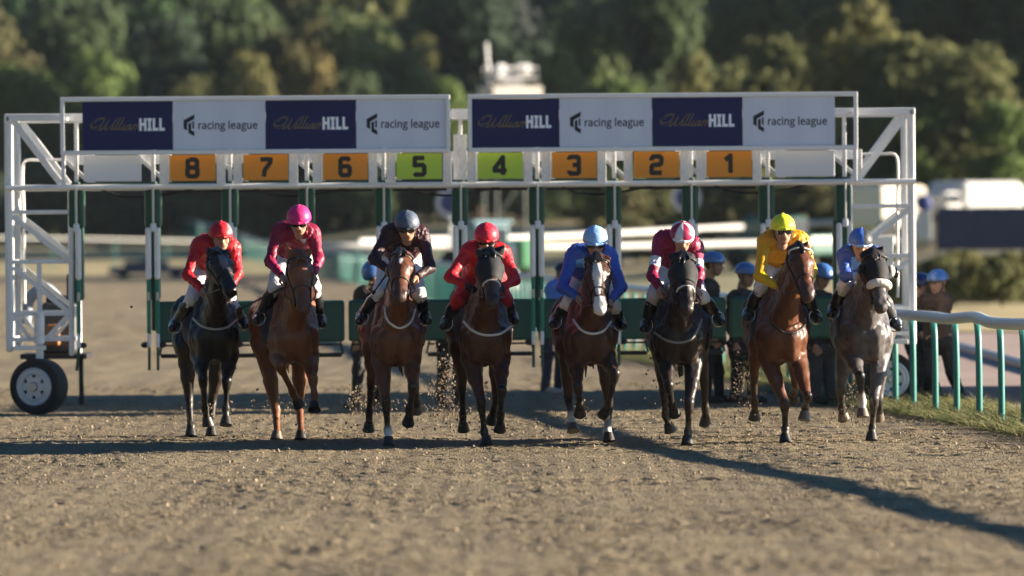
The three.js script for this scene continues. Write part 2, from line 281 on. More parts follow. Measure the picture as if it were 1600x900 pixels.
// [photo x, distance, row of the treetop, width in photo pixels, tone, label]
const TREES = [
  [-30, 335, 5, 250, 'brown', 'brownish tree at the upper left edge, standing above all the green ones'],
  [120, 345, -20, 260, 'dark', 'tall dark tree above the two green ones left of the boards'],
  [40, 292, 100, 170, 'green', 'mid green tree directly above the left tower of the starting gate'],
  [165, 285, 85, 190, 'green', 'broad fresh green tree above the far left dark blue board'],
  [255, 330, 5, 190, 'blue', 'bluish dark tree rising high behind the broad fresh green one'],
  [300, 284, 108, 130, 'olive', 'small olive tree above the first grey board from the left'],
  [375, 340, -10, 220, 'dark', 'tall dark tree behind the yellowing one at left'],
  [400, 280, 90, 140, 'yellow', 'yellowing tree above the middle of the left boards'],
  [470, 335, 15, 170, 'brown', 'brown tinged tree behind the orange and yellow trees'],
  [492, 278, 74, 110, 'orange', 'rust orange tree above the second dark blue board from the left'],
  [570, 330, 20, 210, 'pale', 'pale grey green tree high above the left half of the gate'],
  [560, 272, 118, 170, 'dark', 'low dark tree just above the second grey board from the left'],
  [640, 290, 48, 140, 'yellow', 'golden topped tree above the right end of the left boards'],
  [690, 276, 112, 110, 'green', 'small green tree left of the white camera tower'],
  [745, 340, -30, 240, 'blue', 'dark bluish tree filling the gap above the white camera tower'],
  [870, 285, 82, 150, 'green', 'rounded green tree just right of the white camera tower'],
  [930, 345, -25, 180, 'pale', 'lit pale green treetop at the top edge, centre right'],
  [960, 270, 112, 150, 'green', 'low green tree above the first grey board right of the centre'],
  [1030, 345, -35, 220, 'dark', 'dark tree at the top edge, right of the lit pale green treetop'],
  [1085, 248, 92, 110, 'yellow', 'yellow tinged bush tree, leftmost of the olive clump on the right'],
  [1155, 243, 80, 180, 'olive', 'olive tree with a pointed top above the rightmost dark blue board'],
  [1225, 240, 42, 210, 'olive', 'olive tree standing above the rightmost grey board'],
  [1185, 330, -30, 220, 'dark', 'dark tree at the top edge behind the olive clump'],
  [1330, 235, 8, 240, 'yellow', 'tallest, yellow lit tree of the olive clump on the right'],
  [1290, 227, 140, 160, 'olive', 'low olive bush tree right behind the upper right corner of the gate'],
  [1430, 232, 40, 240, 'olive', 'olive tree to the right of the tallest lit one'],
  [1415, 227, 165, 190, 'green', 'green bush tree above the right tower of the starting gate'],
  [1510, 228, 78, 220, 'olive', 'olive tree above the white lorry at right'],
  [1575, 224, 150, 150, 'green', 'green bush tree lowest at the right edge'],
  [1390, 330, -60, 230, 'blue', 'dark tree at the top edge behind the tallest lit tree'],
  [1510, 300, -90, 230, 'dark', 'very dark tall tree near the upper right corner'],
  [1620, 296, -90, 220, 'dark', 'very dark tall tree in the upper right corner, cut by the edge'],
];
function plantTree(px, d, top, w, tone, label, name, group, base) {
  const b = W(px, 350, d), y0 = base ?? terrain(b.x, d) - 0.2, H = W(px, top, d).y - y0, wd = w * d / FP;
  const t = protos[treeN % 4].clone(); t.name = numbered(name); t.position.set(b.x, y0, -d); t.rotation.y = treeN * 1.7; t.scale.set(wd / 0.86, H / 1.04, wd / 0.86);
  t.children[1].material = leafMats[tone]; tag(t, label, name === 'tree' ? 'tree' : 'bush', group); scene.add(t); treeN++; return t;
}
for (const [px, d, top, w, tone, label] of TREES) plantTree(px, px < 1000 && d < 300 ? d + 40 : d, top, w, tone, label, 'tree', 'trees behind the race track');
const ORD = ['first', 'second', 'third', 'fourth', 'fifth', 'sixth', 'seventh', 'eighth', 'ninth'];
const under = (px) => px < -20 ? 'at the left edge behind the left tower' : px < 60 ? 'through the left tower of the gate' : px < 150 ? 'right beside the left tower of the gate' : px < 235 ? 'below the blank plate at the left' : px < 960 ? ['below plate eight', 'below plate eight, on its right', 'below plate seven', 'below plate six, on its left', 'below plate five, on its left', 'below plate five, on its right', 'below plate four', 'below plate three, on its left', 'below plate three, on its right'][Math.round((px - 270) / 80)] : ['below plate two, on its left', 'directly below plate two', 'below plate one, on its left', 'below plate one, on its right', 'below the blank plate at the right', 'beside the right tower'][clamp(Math.round((px - 975) / 72), 0, 5)];
for (let i = 0; i < 12; i++) plantTree(-40 + i * 88 + rr(-12, 12), 316 + rr(-3, 3), 238 + rr(-18, 24), 150, i % 3 ? 'dark' : 'blue', 'dense dark hedge bush seen ' + under(-40 + i * 88), 'hedge_bush', 'bushes of the dark hedge behind the left half of the gate');
for (let i = 0; i < 6; i++) plantTree(975 + i * 72 + rr(-10, 10), 212 + rr(-2, 3), 268 + rr(-14, 14), 130, i % 2 ? 'olive' : 'brown', 'olive brown bush of the low row, seen ' + under(975 + i * 72), 'hedge_bush', 'olive bushes in the row behind the right half of the gate');
for (let i = 0; i < 9; i++) plantTree(1375 + i * 32 + rr(-6, 6), 138 + (i % 3) * 4, 392 + rr(-12, 18) + (i % 3 === 0 ? -14 : 0), 88, ['olive', 'yellow', 'brown'][i % 3], ORD[i] + ' sunlit scrub bush from the left, past the road behind the rail', 'scrub_bush', 'scrub bushes at right beyond the road');
for (const [px, d, top, tone, label] of [[1760, 300, -330, 'dark', 'tall dark tree standing outside the right edge of the picture'], [1900, 330, -330, 'dark', 'second tall dark tree outside the right edge of the picture'], [1800, 365, -320, 'blue', 'bluish tall tree farthest back outside the right edge of the picture'], [1960, 290, -360, 'dark', 'tall tree farthest right outside the picture'], [1880, 400, -300, 'blue', 'tall tree deep in the wood outside the right edge']]) plantTree(px, d, top, 420, tone, label, 'tree', 'trees behind the race track');
{ // the wood on the far hillside
  const N = 170, im = new THREE.InstancedMesh(crownGeos[1], pmat(lin(1, 1, 1), 0.95, { side: THREE.DoubleSide, vertexColors: true, specularIntensity: 0.15 }), N), m = new THREE.Matrix4(), q = new THREE.Quaternion(), c = new THREE.Color();
  for (let i = 0; i < N; i++) {
    const d = 360 + 40 * Math.floor(i / 34) + rr(-10, 10), x = lerp(-60, 72, (i % 34) / 33) * d / 420 + rr(-2, 2), t = Object.values(TONES)[[1, 6, 1, 0, 1, 7, 6][i % 7]], w = rr(9, 13);
    q.setFromEuler(new THREE.Euler(0, rnd() * 6.3, 0)); m.compose(V(x, terrain(x, d) - 0.5, -d), q, V(w, rr(10, 16), w)); im.setMatrixAt(i, m); im.setColorAt(i, c.setRGB(...t.map((k) => k * rr(0.7, 1.05))));
  }
  im.name = 'wood'; im.castShadow = im.receiveShadow = true; im.userData = { kind: 'stuff', label: 'dark wood covering the hillside behind everything', category: 'wood' }; scene.add(im);
}

// ---------------------------------------------------------------- running rails
const teal = mat(lin(0.018, 0.175, 0.15), 0.4), whitePaint = mat(lin(0.56, 0.55, 0.52), 0.5), galv = mat(lin(0.6, 0.61, 0.62), 0.35, { metalness: 0.2 });
function ribbon(points, w, h) {                                       // rounded plastic rail swept along points
  const c = new THREE.CatmullRomCurve3(points), n = points.length * 6, P = [], I = [], K = 10;
  for (let i = 0; i <= n; i++) { const p = c.getPoint(i / n), t = c.getTangent(i / n), s = V(-t.z, 0, t.x).normalize(); for (let k = 0; k < K; k++) { const a = k / K * 2 * Math.PI; P.push(p.x + s.x * Math.cos(a) * w / 2, p.y + Math.sin(a) * h / 2, p.z + s.z * Math.cos(a) * w / 2); } }
  for (let i = 0; i < n; i++) for (let k = 0; k < K; k++) { const a = i * K + k, b = i * K + (k + 1) % K; I.push(a, b, a + K, b, b + K, a + K); }
  const g = new THREE.BufferGeometry(); g.setAttribute('position', new THREE.Float32BufferAttribute(P, 3)); g.setIndex(I); g.computeVertexNormals(); return g;
}
{
  const t = thing('running_rail', 'nearest running rail with green bent posts, curving from right foreground behind the gate', 'rail');
  const top = []; for (let d = 30; d <= 330; d += d < 70 ? 1.1 : d < 130 ? 4 : 12) top.push(V(railX(d) - 0.1 + (d < 62 ? 0.03 * Math.sin(d * 2.2) : 0), 1.09 + terrain(railX(d), d) + (d < 62 ? 0.02 * Math.sin(d * 2.2) + 0.012 * Math.sin(d * 5.1) : 0), -d));
  mesh('top_rail', ribbon(top, 0.14, 0.125), mat(lin(0.52, 0.54, 0.58), 0.32), t);
  const pg = tube([V(0.1, 0, 0), V(0.1, 0.35, 0), V(0.075, 0.75, 0), V(0.03, 0.95, 0), V(-0.06, 1.06, 0)], 0.036, 16, 9);
  const feet = [50, 52.6, 55.4, 57.6, 58.6, 59.8, 61.0, 62.2, 63.3, 64.5, 65.6, 67.6, 68.7, 70]; for (let d = 71.6; d < 326; d += d < 100 ? 1.5 : 1.35) feet.push(d);
  for (const d of feet) { const p = mesh('post', pg, teal, t); p.position.set(railX(d), terrain(railX(d), d), -d); p.rotation.y = Math.atan2(railX(d + 1) - railX(d - 1), -2) * 0.5; }
}
function farRail(label, pts, h, w, step) {                            // pts: [photo x, row of the rail, distance]
  const t = thing('running_rail', label, 'rail'), P = pts.map(([x, y, d]) => W(x, y, d));
  mesh('top_rail', ribbon(P, 0.2, w), whitePaint, t);
  const c = new THREE.CatmullRomCurve3(P), L = c.getLength(), n = Math.floor(L / step);
  for (let i = 0; i <= n; i++) { const p = c.getPointAt(i / n), y0 = terrain(p.x, -p.z) - 0.15; mesh('post', rod(V(p.x, Math.min(y0, p.y - 0.9), p.z), V(p.x, p.y - 0.02, p.z), 0.035, 7), teal, t); }
}
farRail('lower white running rail behind the riders, continuing to the far left', [[455, 386, 179], [520, 385, 178], [600, 384, 178.5], [700, 384, 180], [840, 386, 182], [1000, 384, 184.8], [1180, 380, 188], [1400, 375, 192]], 1.1, 0.2, 4);
farRail('upper white running rail rising to the right behind the riders', [[560, 378, 184], [640, 375, 186], [720, 373.5, 188], [860, 370, 191], [1000, 363, 194], [1150, 355, 197.5], [1300, 348, 201], [1440, 341, 205]], 1.1, 0.2, 4);
farRail('pale distant running rail crossing far behind the left stalls', [[-40, 371, 262], [120, 373, 268], [260, 376, 276], [420, 380, 286]], 1.1, 0.09, 5);
{ const g = rod(V(7.45, 0.07, -70), V(7.45, 0.07, -109), 0.055, 10); tag(mesh(numbered('road_pipe'), g, mat(lin(0.5, 0.53, 0.58), 0.5), scene), 'grey pipe lying along the reddish road behind the rail posts', 'pipe'); }
// ---------------------------------------------------------------- starting gate
const DG = 65.4, SG = FP / DG;
const gx = (px) => (px - 800 + 1.4) / SG, gy = (y) => CAMY - (y - HORIZON) / SG;    // y: row after the camera roll is taken out
const wear = noiseTexture(256, (u, v) => { const a = tn(u, v, 5, 21), b = tn(u, v, 22, 33), k = 1 - 0.08 * sstep(0.05, 0.7, a) - 0.1 * sstep(0.55, 0.9, b); return [255 * k, 252 * k, 246 * k - 8 * (1 - k)]; }); wear.colorSpace = THREE.SRGBColorSpace;
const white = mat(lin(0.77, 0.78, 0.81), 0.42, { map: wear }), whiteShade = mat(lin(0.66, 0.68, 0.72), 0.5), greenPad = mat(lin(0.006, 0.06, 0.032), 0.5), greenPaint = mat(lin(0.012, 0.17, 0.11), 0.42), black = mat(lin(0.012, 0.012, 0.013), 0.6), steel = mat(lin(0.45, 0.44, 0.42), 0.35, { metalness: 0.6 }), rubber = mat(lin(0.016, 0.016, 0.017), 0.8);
function canvas(w, h, draw) { const c = document.createElement('canvas'); c.width = w; c.height = h; const x = c.getContext('2d'); draw(x, w, h); const t = new THREE.CanvasTexture(c); t.colorSpace = THREE.SRGBColorSpace; return t; }
const navySign = canvas(512, 284, (x, w, h) => {
  x.fillStyle = '#101a50'; x.fillRect(0, 0, w, h);
  x.strokeStyle = x.fillStyle = '#75643f'; x.lineCap = 'round'; x.lineJoin = 'round';
  x.save(); x.translate(60, 166); x.transform(1, 0, -0.42, 1, 0, 0); x.lineWidth = 6;
  x.beginPath(); x.moveTo(-8, -42); x.bezierCurveTo(-6, -70, 40, -78, 40, -46); x.bezierCurveTo(40, -14, -26, -6, -22, -34); x.moveTo(40, -46); x.bezierCurveTo(30, -10, 34, 4, 44, 0); x.bezierCurveTo(60, -8, 64, -40, 66, -56); x.bezierCurveTo(62, -20, 64, 4, 74, 0); x.bezierCurveTo(92, -8, 102, -46, 112, -70); x.stroke();
  x.lineWidth = 7; x.beginPath(); x.moveTo(104, -30); x.lineTo(102, -4); x.quadraticCurveTo(110, 2, 118, -10); x.moveTo(126, -72); x.lineTo(122, -6); x.quadraticCurveTo(132, 2, 138, -10); x.moveTo(146, -72); x.lineTo(142, -6); x.quadraticCurveTo(150, 2, 158, -10); x.moveTo(164, -30); x.lineTo(162, -4); x.quadraticCurveTo(170, 2, 178, -8);
  x.moveTo(202, -28); x.bezierCurveTo(178, -34, 172, 2, 188, 0); x.quadraticCurveTo(200, -6, 204, -30); x.lineTo(202, -4); x.quadraticCurveTo(208, 2, 214, -8); x.moveTo(222, -30); x.lineTo(219, 0); x.moveTo(220, -14); x.bezierCurveTo(228, -36, 242, -36, 240, -20); x.lineTo(238, 0); x.moveTo(239, -14); x.bezierCurveTo(248, -36, 262, -36, 258, -18); x.quadraticCurveTo(256, 2, 268, -6); x.stroke();
  x.lineWidth = 3; x.beginPath(); x.ellipse(20, -38, 46, 34, -0.2, 0.6, 5.4); x.stroke(); x.beginPath(); x.moveTo(170, -44); x.lineTo(172, -46); x.moveTo(110, -44); x.lineTo(112, -46); x.stroke(); x.restore();
  x.fillStyle = '#f2f4fa'; x.font = 'bold 96px sans-serif'; x.save(); x.translate(318, 170); x.scale(150 / x.measureText('HILL').width, 1); x.fillText('HILL', 0, 0); x.lineWidth = 5; x.strokeStyle = '#f2f4fa'; x.lineJoin = 'miter'; x.strokeText('HILL', 0, 0); x.restore();
});
const greySign = canvas(512, 284, (x, w, h) => {
  x.fillStyle = '#cdd4e2'; x.fillRect(0, 0, w, h); for (let i = 0; i < 5; i++) { x.fillStyle = i % 2 ? 'rgba(255,255,255,0.04)' : 'rgba(60,70,90,0.02)'; x.fillRect(i * 113 + (i * 53 % 29), 0, 60 + i * 9, h); }
  x.fillStyle = '#14161f';
  x.beginPath(); x.moveTo(118, 78); x.lineTo(118, 104); x.lineTo(78, 128); x.lineTo(78, 172); x.lineTo(58, 160); x.lineTo(58, 112); x.closePath(); x.fill();
  x.beginPath(); x.moveTo(84, 134); x.lineTo(100, 124); x.lineTo(100, 170); x.lineTo(118, 180); x.lineTo(118, 206); x.lineTo(84, 186); x.closePath(); x.fill();
  x.beginPath(); x.moveTo(106, 122); x.lineTo(116, 116); x.lineTo(116, 164); x.lineTo(106, 158); x.closePath(); x.fill();
  x.font = '62px sans-serif'; const m = x.measureText('racing league').width; x.save(); x.translate(136, 164); x.scale(334 / m, 1); x.lineWidth = 2.4; x.strokeStyle = '#20232e'; x.fillStyle = '#20232e'; x.fillText('racing league', 0, 0); x.strokeText('racing league', 0, 0); x.restore();
});
const GLYPH = {                                                       // squared wide numerals as strokes on a 100 x 100 field
  1: [[30, 32, 58, 12, 58, 90]], 2: [[24, 32, 24, 22, 32, 14, 68, 14, 76, 22, 76, 42, 68, 50, 32, 52, 24, 60, 24, 87, 78, 87]], 3: [[24, 26, 24, 20, 32, 13, 68, 13, 76, 20, 76, 42, 68, 49, 42, 49], [68, 49, 76, 56, 76, 80, 68, 88, 32, 88, 24, 80, 24, 74]],
  4: [[66, 92, 66, 12, 22, 62, 22, 72, 86, 72]], 5: [[78, 13, 28, 13, 26, 46, 68, 44, 77, 52, 77, 80, 68, 88, 32, 88, 24, 80]], 6: [[74, 24, 66, 13, 34, 13, 25, 22, 25, 79, 33, 88, 67, 88, 75, 80, 75, 56, 67, 48, 27, 48]], 7: [[22, 14, 78, 14, 76, 28, 46, 62, 40, 92]],
  8: [[34, 13, 66, 13, 74, 20, 74, 42, 67, 49, 33, 49, 26, 42, 26, 20, 34, 13], [33, 49, 24, 57, 24, 80, 33, 88, 67, 88, 76, 80, 76, 57, 67, 49]],
};
const numberSign = (n, bg) => canvas(256, 144, (x, w, h) => { x.fillStyle = bg; x.fillRect(0, 0, w, h); x.fillStyle = 'rgba(255,255,255,0.06)'; x.fillRect(0, 60, w, 3); x.strokeStyle = '#15150f'; x.lineWidth = 26; x.lineJoin = 'round'; x.lineCap = 'butt'; for (const s of GLYPH[n]) { x.beginPath(); for (let i = 0; i < s.length; i += 2) x[i ? 'lineTo' : 'moveTo'](74 + s[i] * 1.06, 10 + s[i + 1] * 1.24); x.stroke(); } });
function board(name, x0, x1, y0, y1, z, t, face, label) {             // thin sheet whose print is on the front
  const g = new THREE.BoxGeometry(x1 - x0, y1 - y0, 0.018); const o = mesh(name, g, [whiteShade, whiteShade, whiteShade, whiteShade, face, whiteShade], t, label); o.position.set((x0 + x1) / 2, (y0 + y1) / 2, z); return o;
}
{
  const g = thing('starting_gate', 'long white and green starting gate with advertising boards and stall numbers eight to one', 'starting gate', V(0, 0, -DG));
  const yTop = 3.412, yBot = 2.606, part = (n, geo, m, l) => mesh(n, geo, m, g, l);
  const zb = -1.15;
  // chords of the front and back truss
  for (const z of [0, zb]) {
    part('top_beam', bar(V(gx(8), yTop, z), V(gx(1430), yTop, z), 0.085, 0.085), white);
    part('bottom_beam', rod(V(gx(8), yBot, z + 0.05), V(gx(1430), yBot, z + 0.05), 0.033, 12), white);
  }
  for (const px of [13, 700, 736, 1424]) part('cross_beam', box(gx(px), yTop, zb / 2, 0.07, 0.07, -zb - 0.09), white);
  for (const px of [13, 1424]) part('cross_beam', box(gx(px), yBot, zb / 2, 0.06, 0.06, -zb - 0.1), white);
  part('winch_box', box(gx(719), gy(178), -0.02, 0.2, 0.12, 0.2), white); part('hanger_plate', box(gx(719), gy(245), 0.02, 0.155, 0.52, 0.05), white);
  // end towers
  for (const s of [0, 1]) {
    const X = (px) => gx(s ? 1437 - px : px), low = 0.72;
    for (const z of [0, zb]) {
      part('tower_post', new RoundedBoxGeometry(0.085, yTop - low + 0.04, 0.085, 4, 0.03).translate(X(13), (yTop + low) / 2 + 0.02, z), white); if (z === 0) part('side_plate', box(X(13), (yTop + low) / 2, -0.42, 0.03, yTop - low - 0.1, 0.22, 0.01), white);
      part('tower_post', new RoundedBoxGeometry(0.06, 1.9, 0.06, 4, 0.022).translate(X(110), 1.62, z), white);
      for (const y of [gy(326), gy(404), gy(485), gy(525)]) part('tower_rail', bar(V(X(17), y, z), V(X(108), y, z), 0.045, 0.045), white);
      part('brace', bar(V(X(22), gy(184), z), V(X(96), gy(283), z), 0.075, 0.05), white); part('brace', bar(V(X(18), gy(332), z), V(X(108), gy(402), z), 0.06, 0.05), white); part('brace', bar(V(X(20), gy(412), z), V(X(108), gy(484), z), 0.055, 0.05), white);
      part('brace', bar(V(X(18), gy(488), z), V(X(46), gy(524), z), 0.045, 0.045), white); part('brace', bar(V(X(104), gy(488), z), V(X(70), gy(524), z), 0.045, 0.045), white);
    }
    for (const y of [gy(404), gy(525), gy(326)]) for (const px of [13, 110]) part('tower_rail', bar(V(X(px), y, -0.04), V(X(px), y, zb + 0.04), 0.05, 0.05), white);
    part('post', box(X(60), gy(450), -0.012, 0.055, 0.66, 0.05), white);
    part('jack', new THREE.CylinderGeometry(0.062, 0.062, 0.36, 16).translate(X(60), gy(507), 0.06), white); part('jack_leg', box(X(60), 0.68, 0.02, 0.08, 0.26, 0.08), white); part('axle_plate', box(X(45), gy(538), 0.03, 0.36, 0.05, 0.12), white);
    part('hand_rail', tube([V(X(115), gy(244), -0.6), V(X(60), gy(244), -0.6), V(X(34), gy(244.5), -0.6), V(X(30), gy(250), -0.6), V(X(30), gy(330), -0.6), V(X(30), gy(470), -0.6)], 0.017, 60, 8), white);
  }
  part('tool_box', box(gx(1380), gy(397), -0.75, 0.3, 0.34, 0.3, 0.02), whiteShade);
  // wheels
  const wheel = (x, y, z, r, turn) => {
    const w = new THREE.Group(); w.name = 'wheel'; w.position.set(x, y, z); w.rotation.y = turn; g.add(w);
    const prof = [[0.62, -0.15], [0.78, -0.165], [0.93, -0.16], [0.985, -0.13], [1, -0.06], [1, 0.04], [0.985, 0.1], [0.93, 0.122], [0.78, 0.125], [0.62, 0.1]].map(([a, b]) => new THREE.Vector2(a * r, b * r / 0.32));
    mesh('tyre', new THREE.LatheGeometry(prof, 48).rotateX(Math.PI / 2), rubber, w);
    const sh = new THREE.Shape(); sh.absarc(0, 0, r * 0.6, 0, 2 * Math.PI); for (let i = 0; i < 6; i++) { const a = i * Math.PI / 3 + Math.PI / 2, h = new THREE.Path(); h.absellipse(Math.cos(a) * r * 0.4, Math.sin(a) * r * 0.4, r * 0.1, r * 0.08, 0, 2 * Math.PI, true, a); sh.holes.push(h); }
    const rim = mesh('rim', new THREE.ExtrudeGeometry(sh, { depth: 0.02, bevelEnabled: true, bevelSize: 0.006, bevelThickness: 0.006, curveSegments: 32 }).translate(0, 0, r * 0.3), mat(lin(0.52, 0.53, 0.56), 0.38, { metalness: 0.3 }), w); mesh('rim_dish', new THREE.TorusGeometry(r * 0.47, 0.014, 8, 36).translate(0, 0, r * 0.37), rim.material, w);
    mesh('rim_edge', new THREE.TorusGeometry(r * 0.635, 0.02, 10, 40).translate(0, 0, r * 0.34), rim.material, w); mesh('hub', new THREE.CylinderGeometry(r * 0.14, r * 0.2, 0.05, 20).rotateX(Math.PI / 2).translate(0, 0, r * 0.4), steel, w);
    mesh('brake_drum', new THREE.CylinderGeometry(r * 0.5, r * 0.5, 0.06, 24).rotateX(Math.PI / 2).translate(0, 0, r * 0.08), black, w);
  };
  wheel(gx(58), 0.322, 0.06, 0.322, -0.38); wheel(4.4, 0.31, -1.0, 0.31, 0.12);
  part('wheel_fork', box(4.4, 0.5, -1.12, 0.07, 0.5, 0.07), white);
  // advertising boards in their frames
  const yA = 2.999, yB = 3.611, zf = 0.28;
  const face = { n: mat(0xffffff, 0.7, { map: navySign }), g: mat(0xffffff, 0.6, { map: greySign }) };
  for (const [a, b, cells] of [[98, 704, [132, 273, 417, 558, 700]], [732, 1338, [735, 874, 1018, 1159, 1303]]]) {
    part('board_frame', merge([bar(V(gx(a), yB, zf), V(gx(b), yB, zf), 0.05, 0.05), bar(V(gx(a), yA, zf), V(gx(b), yA, zf), 0.05, 0.05), box(gx(a + 3), (yA + yB) / 2, zf, 0.045, yB - yA - 0.05, 0.045), box(gx(b - 3), (yA + yB) / 2, zf, 0.045, yB - yA - 0.05, 0.045)]), white);
    for (let i = 0; i < 4; i++) board('sign_panel', gx(cells[i]) + 0.003, gx(cells[i + 1]) - 0.003, yA + 0.028, yB - 0.028, zf - 0.004 - i * 0.0005, g, i % 2 ? face.g : face.n, i % 2 ? 'grey panel with a black mark and the words racing league' : 'dark blue panel with gold script and white capitals');
    for (const px of [a + 8, (a + b) / 2, b - 8]) for (const y of [yA, yB]) part('bracket', box(gx(px), Math.min(y, yTop - 0.02), zf / 2, 0.04, 0.04, zf - 0.08), white);
  }
  for (const px of [a1(98), a1(1338)]) part('frame_drop', box(px, 2.8, zf - 0.02, 0.045, 0.36, 0.045), white);
  function a1(px) { return gx(px + (px < 800 ? 4 : -4)); }
  // stall numbers
  const PL = [[266, 338, 8], [381, 451, 7], [505, 575, 6], [620, 691, 5], [746, 817, 4], [862, 932, 3], [990, 1061, 2], [1103, 1174, 1]];
  for (const [a, b, n] of PL) {
    board('number_plate', gx(a), gx(b), 2.672, 2.968, 0.13, g, mat(0xffffff, 0.4, { map: numberSign(n, n === 5 || n === 4 ? '#a8c840' : '#d98a1e') }), (n === 5 || n === 4 ? 'lime green' : 'orange') + ' plate with the number ' + n);
    for (const px of [a - 9, b + 8]) part('plate_bracket', box(gx(px), 2.81, 0.1, 0.1, 0.36, 0.02), white);
    part('lintel', box(gx((a + b) / 2), 2.635, -0.06, 0.62, 0.05, 0.08), greenPad); part('lintel', box(gx((a + b) / 2), 2.552, -0.06, 0.62, 0.03, 0.1), black);
  }
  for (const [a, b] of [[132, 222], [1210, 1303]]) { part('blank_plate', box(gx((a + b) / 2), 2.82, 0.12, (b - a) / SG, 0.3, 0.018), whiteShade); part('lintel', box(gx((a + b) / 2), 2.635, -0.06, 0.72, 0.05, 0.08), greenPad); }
  for (const [a, b] of [[118, 358], [358, 598], [598, 838], [838, 1078], [1078, 1318]]) part('cable', tube([V(gx(a), 2.72, -0.2), V(gx(lerp(a, b, 0.3)), 2.5, -0.16), V(gx(lerp(a, b, 0.62)), 2.53, -0.18), V(gx(b), 2.7, -0.2)], 0.014, 30, 6), black);
  // partitions with pads, open front gates and rear gates
  for (let i = 0; i < 11; i++) {
    const px = 118 + i * 120, x = gx(px), end = i === 0 || i === 10;
    part('pad', merge([box(x, 2.36, -0.12, 0.185, 0.46, 0.34, 0.05), box(x, 1.75, -0.3, i === 10 ? 0.22 : 0.13, 0.9, 0.3, 0.04)]), greenPad);
    part('pad_cap', new THREE.CylinderGeometry(0.05, 0.075, 0.06, 14).translate(x, 2.635, -0.02), greenPad);
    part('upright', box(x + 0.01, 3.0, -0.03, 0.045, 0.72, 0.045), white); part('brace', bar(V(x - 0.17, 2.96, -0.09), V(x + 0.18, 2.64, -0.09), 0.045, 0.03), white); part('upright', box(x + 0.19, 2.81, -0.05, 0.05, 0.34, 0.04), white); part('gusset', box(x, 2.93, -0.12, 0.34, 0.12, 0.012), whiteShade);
    part('latch_rod', rod(V(x + 0.012, 2.6, 0.1), V(x + 0.012, 2.12, 0.1), 0.014, 8), steel); part('latch', box(x + 0.012, 2.14, 0.09, 0.07, 0.1, 0.05, 0.02), whiteShade);
    for (const s of (i === 0 ? [0.03] : i === 10 ? [-0.06] : [-0.048, 0.052])) {
      part('gate_edge', new RoundedBoxGeometry(0.066, 0.6, 0.1, 4, 0.03).translate(x + s, 1.84, 0.06), white); part('gate_foot', box(x + s, 0.84, 0.06, 0.042, 0.16, 0.06, 0.015), white);
      part('gate_edge', box(x + s, 1.235, 0.06, 0.048, 0.62, 0.07, 0.015), greenPaint); part('gate_post', box(x + s, 1.4, -0.05, 0.03, 1.05, 0.03), greenPaint);
      part('drop_bolt', rod(V(x + s, 0.78, 0.05), V(x + s + (i === 0 ? -0.03 : 0), 0.5, 0.05), 0.017, 8), greenPad);
      part('bolt_knob', new THREE.SphereGeometry(0.045, 12, 8).scale(1.1, 0.8, 1).translate(x + s * 1.6 + 0.02 * Math.sign(s), 0.79, 0.03), black); part('hinge', box(x + s, 1.35, 0.1, 0.03, 0.1, 0.03, 0.01), steel);
    }
    if (i > 0 && i < 10) part('partition_padding', box(x, 1.2, -0.1, 0.05, 0.5, 0.12, 0.02), greenPad);
    if (i < 10 && i > 0) for (const s of i === 1 ? [1] : [-1, 1]) {
      const a = s < 0 ? gx(px - 57) : gx(px + 3), b = s < 0 ? gx(px - 3) : gx(px + 57), dz = -0.42;
      part('rear_gate', new RoundedBoxGeometry(b - a, 0.48, 0.07, 4, 0.035).translate((a + b) / 2, 1.045, dz), mat(lin(0.010, 0.085, 0.058), 0.38));
      part('rear_gate_loop', merge([rod(V(a + 0.05, 0.8, dz), V(a + 0.02, 0.66, dz), 0.014, 7), rod(V(b - 0.05, 0.8, dz), V(b - 0.02, 0.66, dz), 0.014, 7), box((a + b) / 2, 0.65, dz, b - a - 0.06, 0.05, 0.05, 0.02), rod(V(a + 0.05, 0.77, dz), V(b - 0.05, 0.77, dz), 0.012, 7)]), black);
    }
  }
  part('half_gate', new RoundedBoxGeometry(gx(1316) - gx(1262), 0.48, 0.07, 4, 0.035).translate(gx(1289), 1.045, -0.42), mat(lin(0.010, 0.085, 0.058), 0.38));
}
// ---------------------------------------------------------------- motor behind the left tower
{
  const c = W(88, 548, 68.6), t = thing('motor_unit', 'dark motor unit with a hose behind the left tower of the starting gate', 'engine', V(c.x, 0, c.z));
  mesh('engine_cover', new RoundedBoxGeometry(0.42, 0.62, 0.7, 3, 0.06).translate(0.06, 0.94, 0), mat(lin(0.05, 0.055, 0.06), 0.45), t); mesh('seat', merge([new RoundedBoxGeometry(0.16, 0.5, 0.4, 3, 0.05).translate(0.22, 1.35, 0), new RoundedBoxGeometry(0.4, 0.1, 0.4, 3, 0.04).translate(0.1, 1.28, 0.1)]), black, t);
  mesh('hose', tube([V(0.05, 1.3, 0.36), V(-0.1, 1.42, 0.4), V(-0.28, 1.3, 0.4), V(-0.34, 1.0, 0.38)], 0.07, 24, 10), mat(lin(0.3, 0.34, 0.4), 0.5), t); mesh('fuel_can', new RoundedBoxGeometry(0.16, 0.26, 0.2, 2, 0.03).translate(0.0, 0.86, 0.45), mat(lin(0.3, 0.12, 0.03), 0.5), t);
  mesh('chassis', merge([box(0, 0.6, 0, 0.8, 0.06, 0.9), box(-0.3, 0.5, 0, 0.08, 0.2, 0.6)]), black, t);
 
  for (const x of [-0.3, 0.3]) mesh('stand', box(x, 0.3, 0, 0.06, 0.6, 0.06), black, t);
}
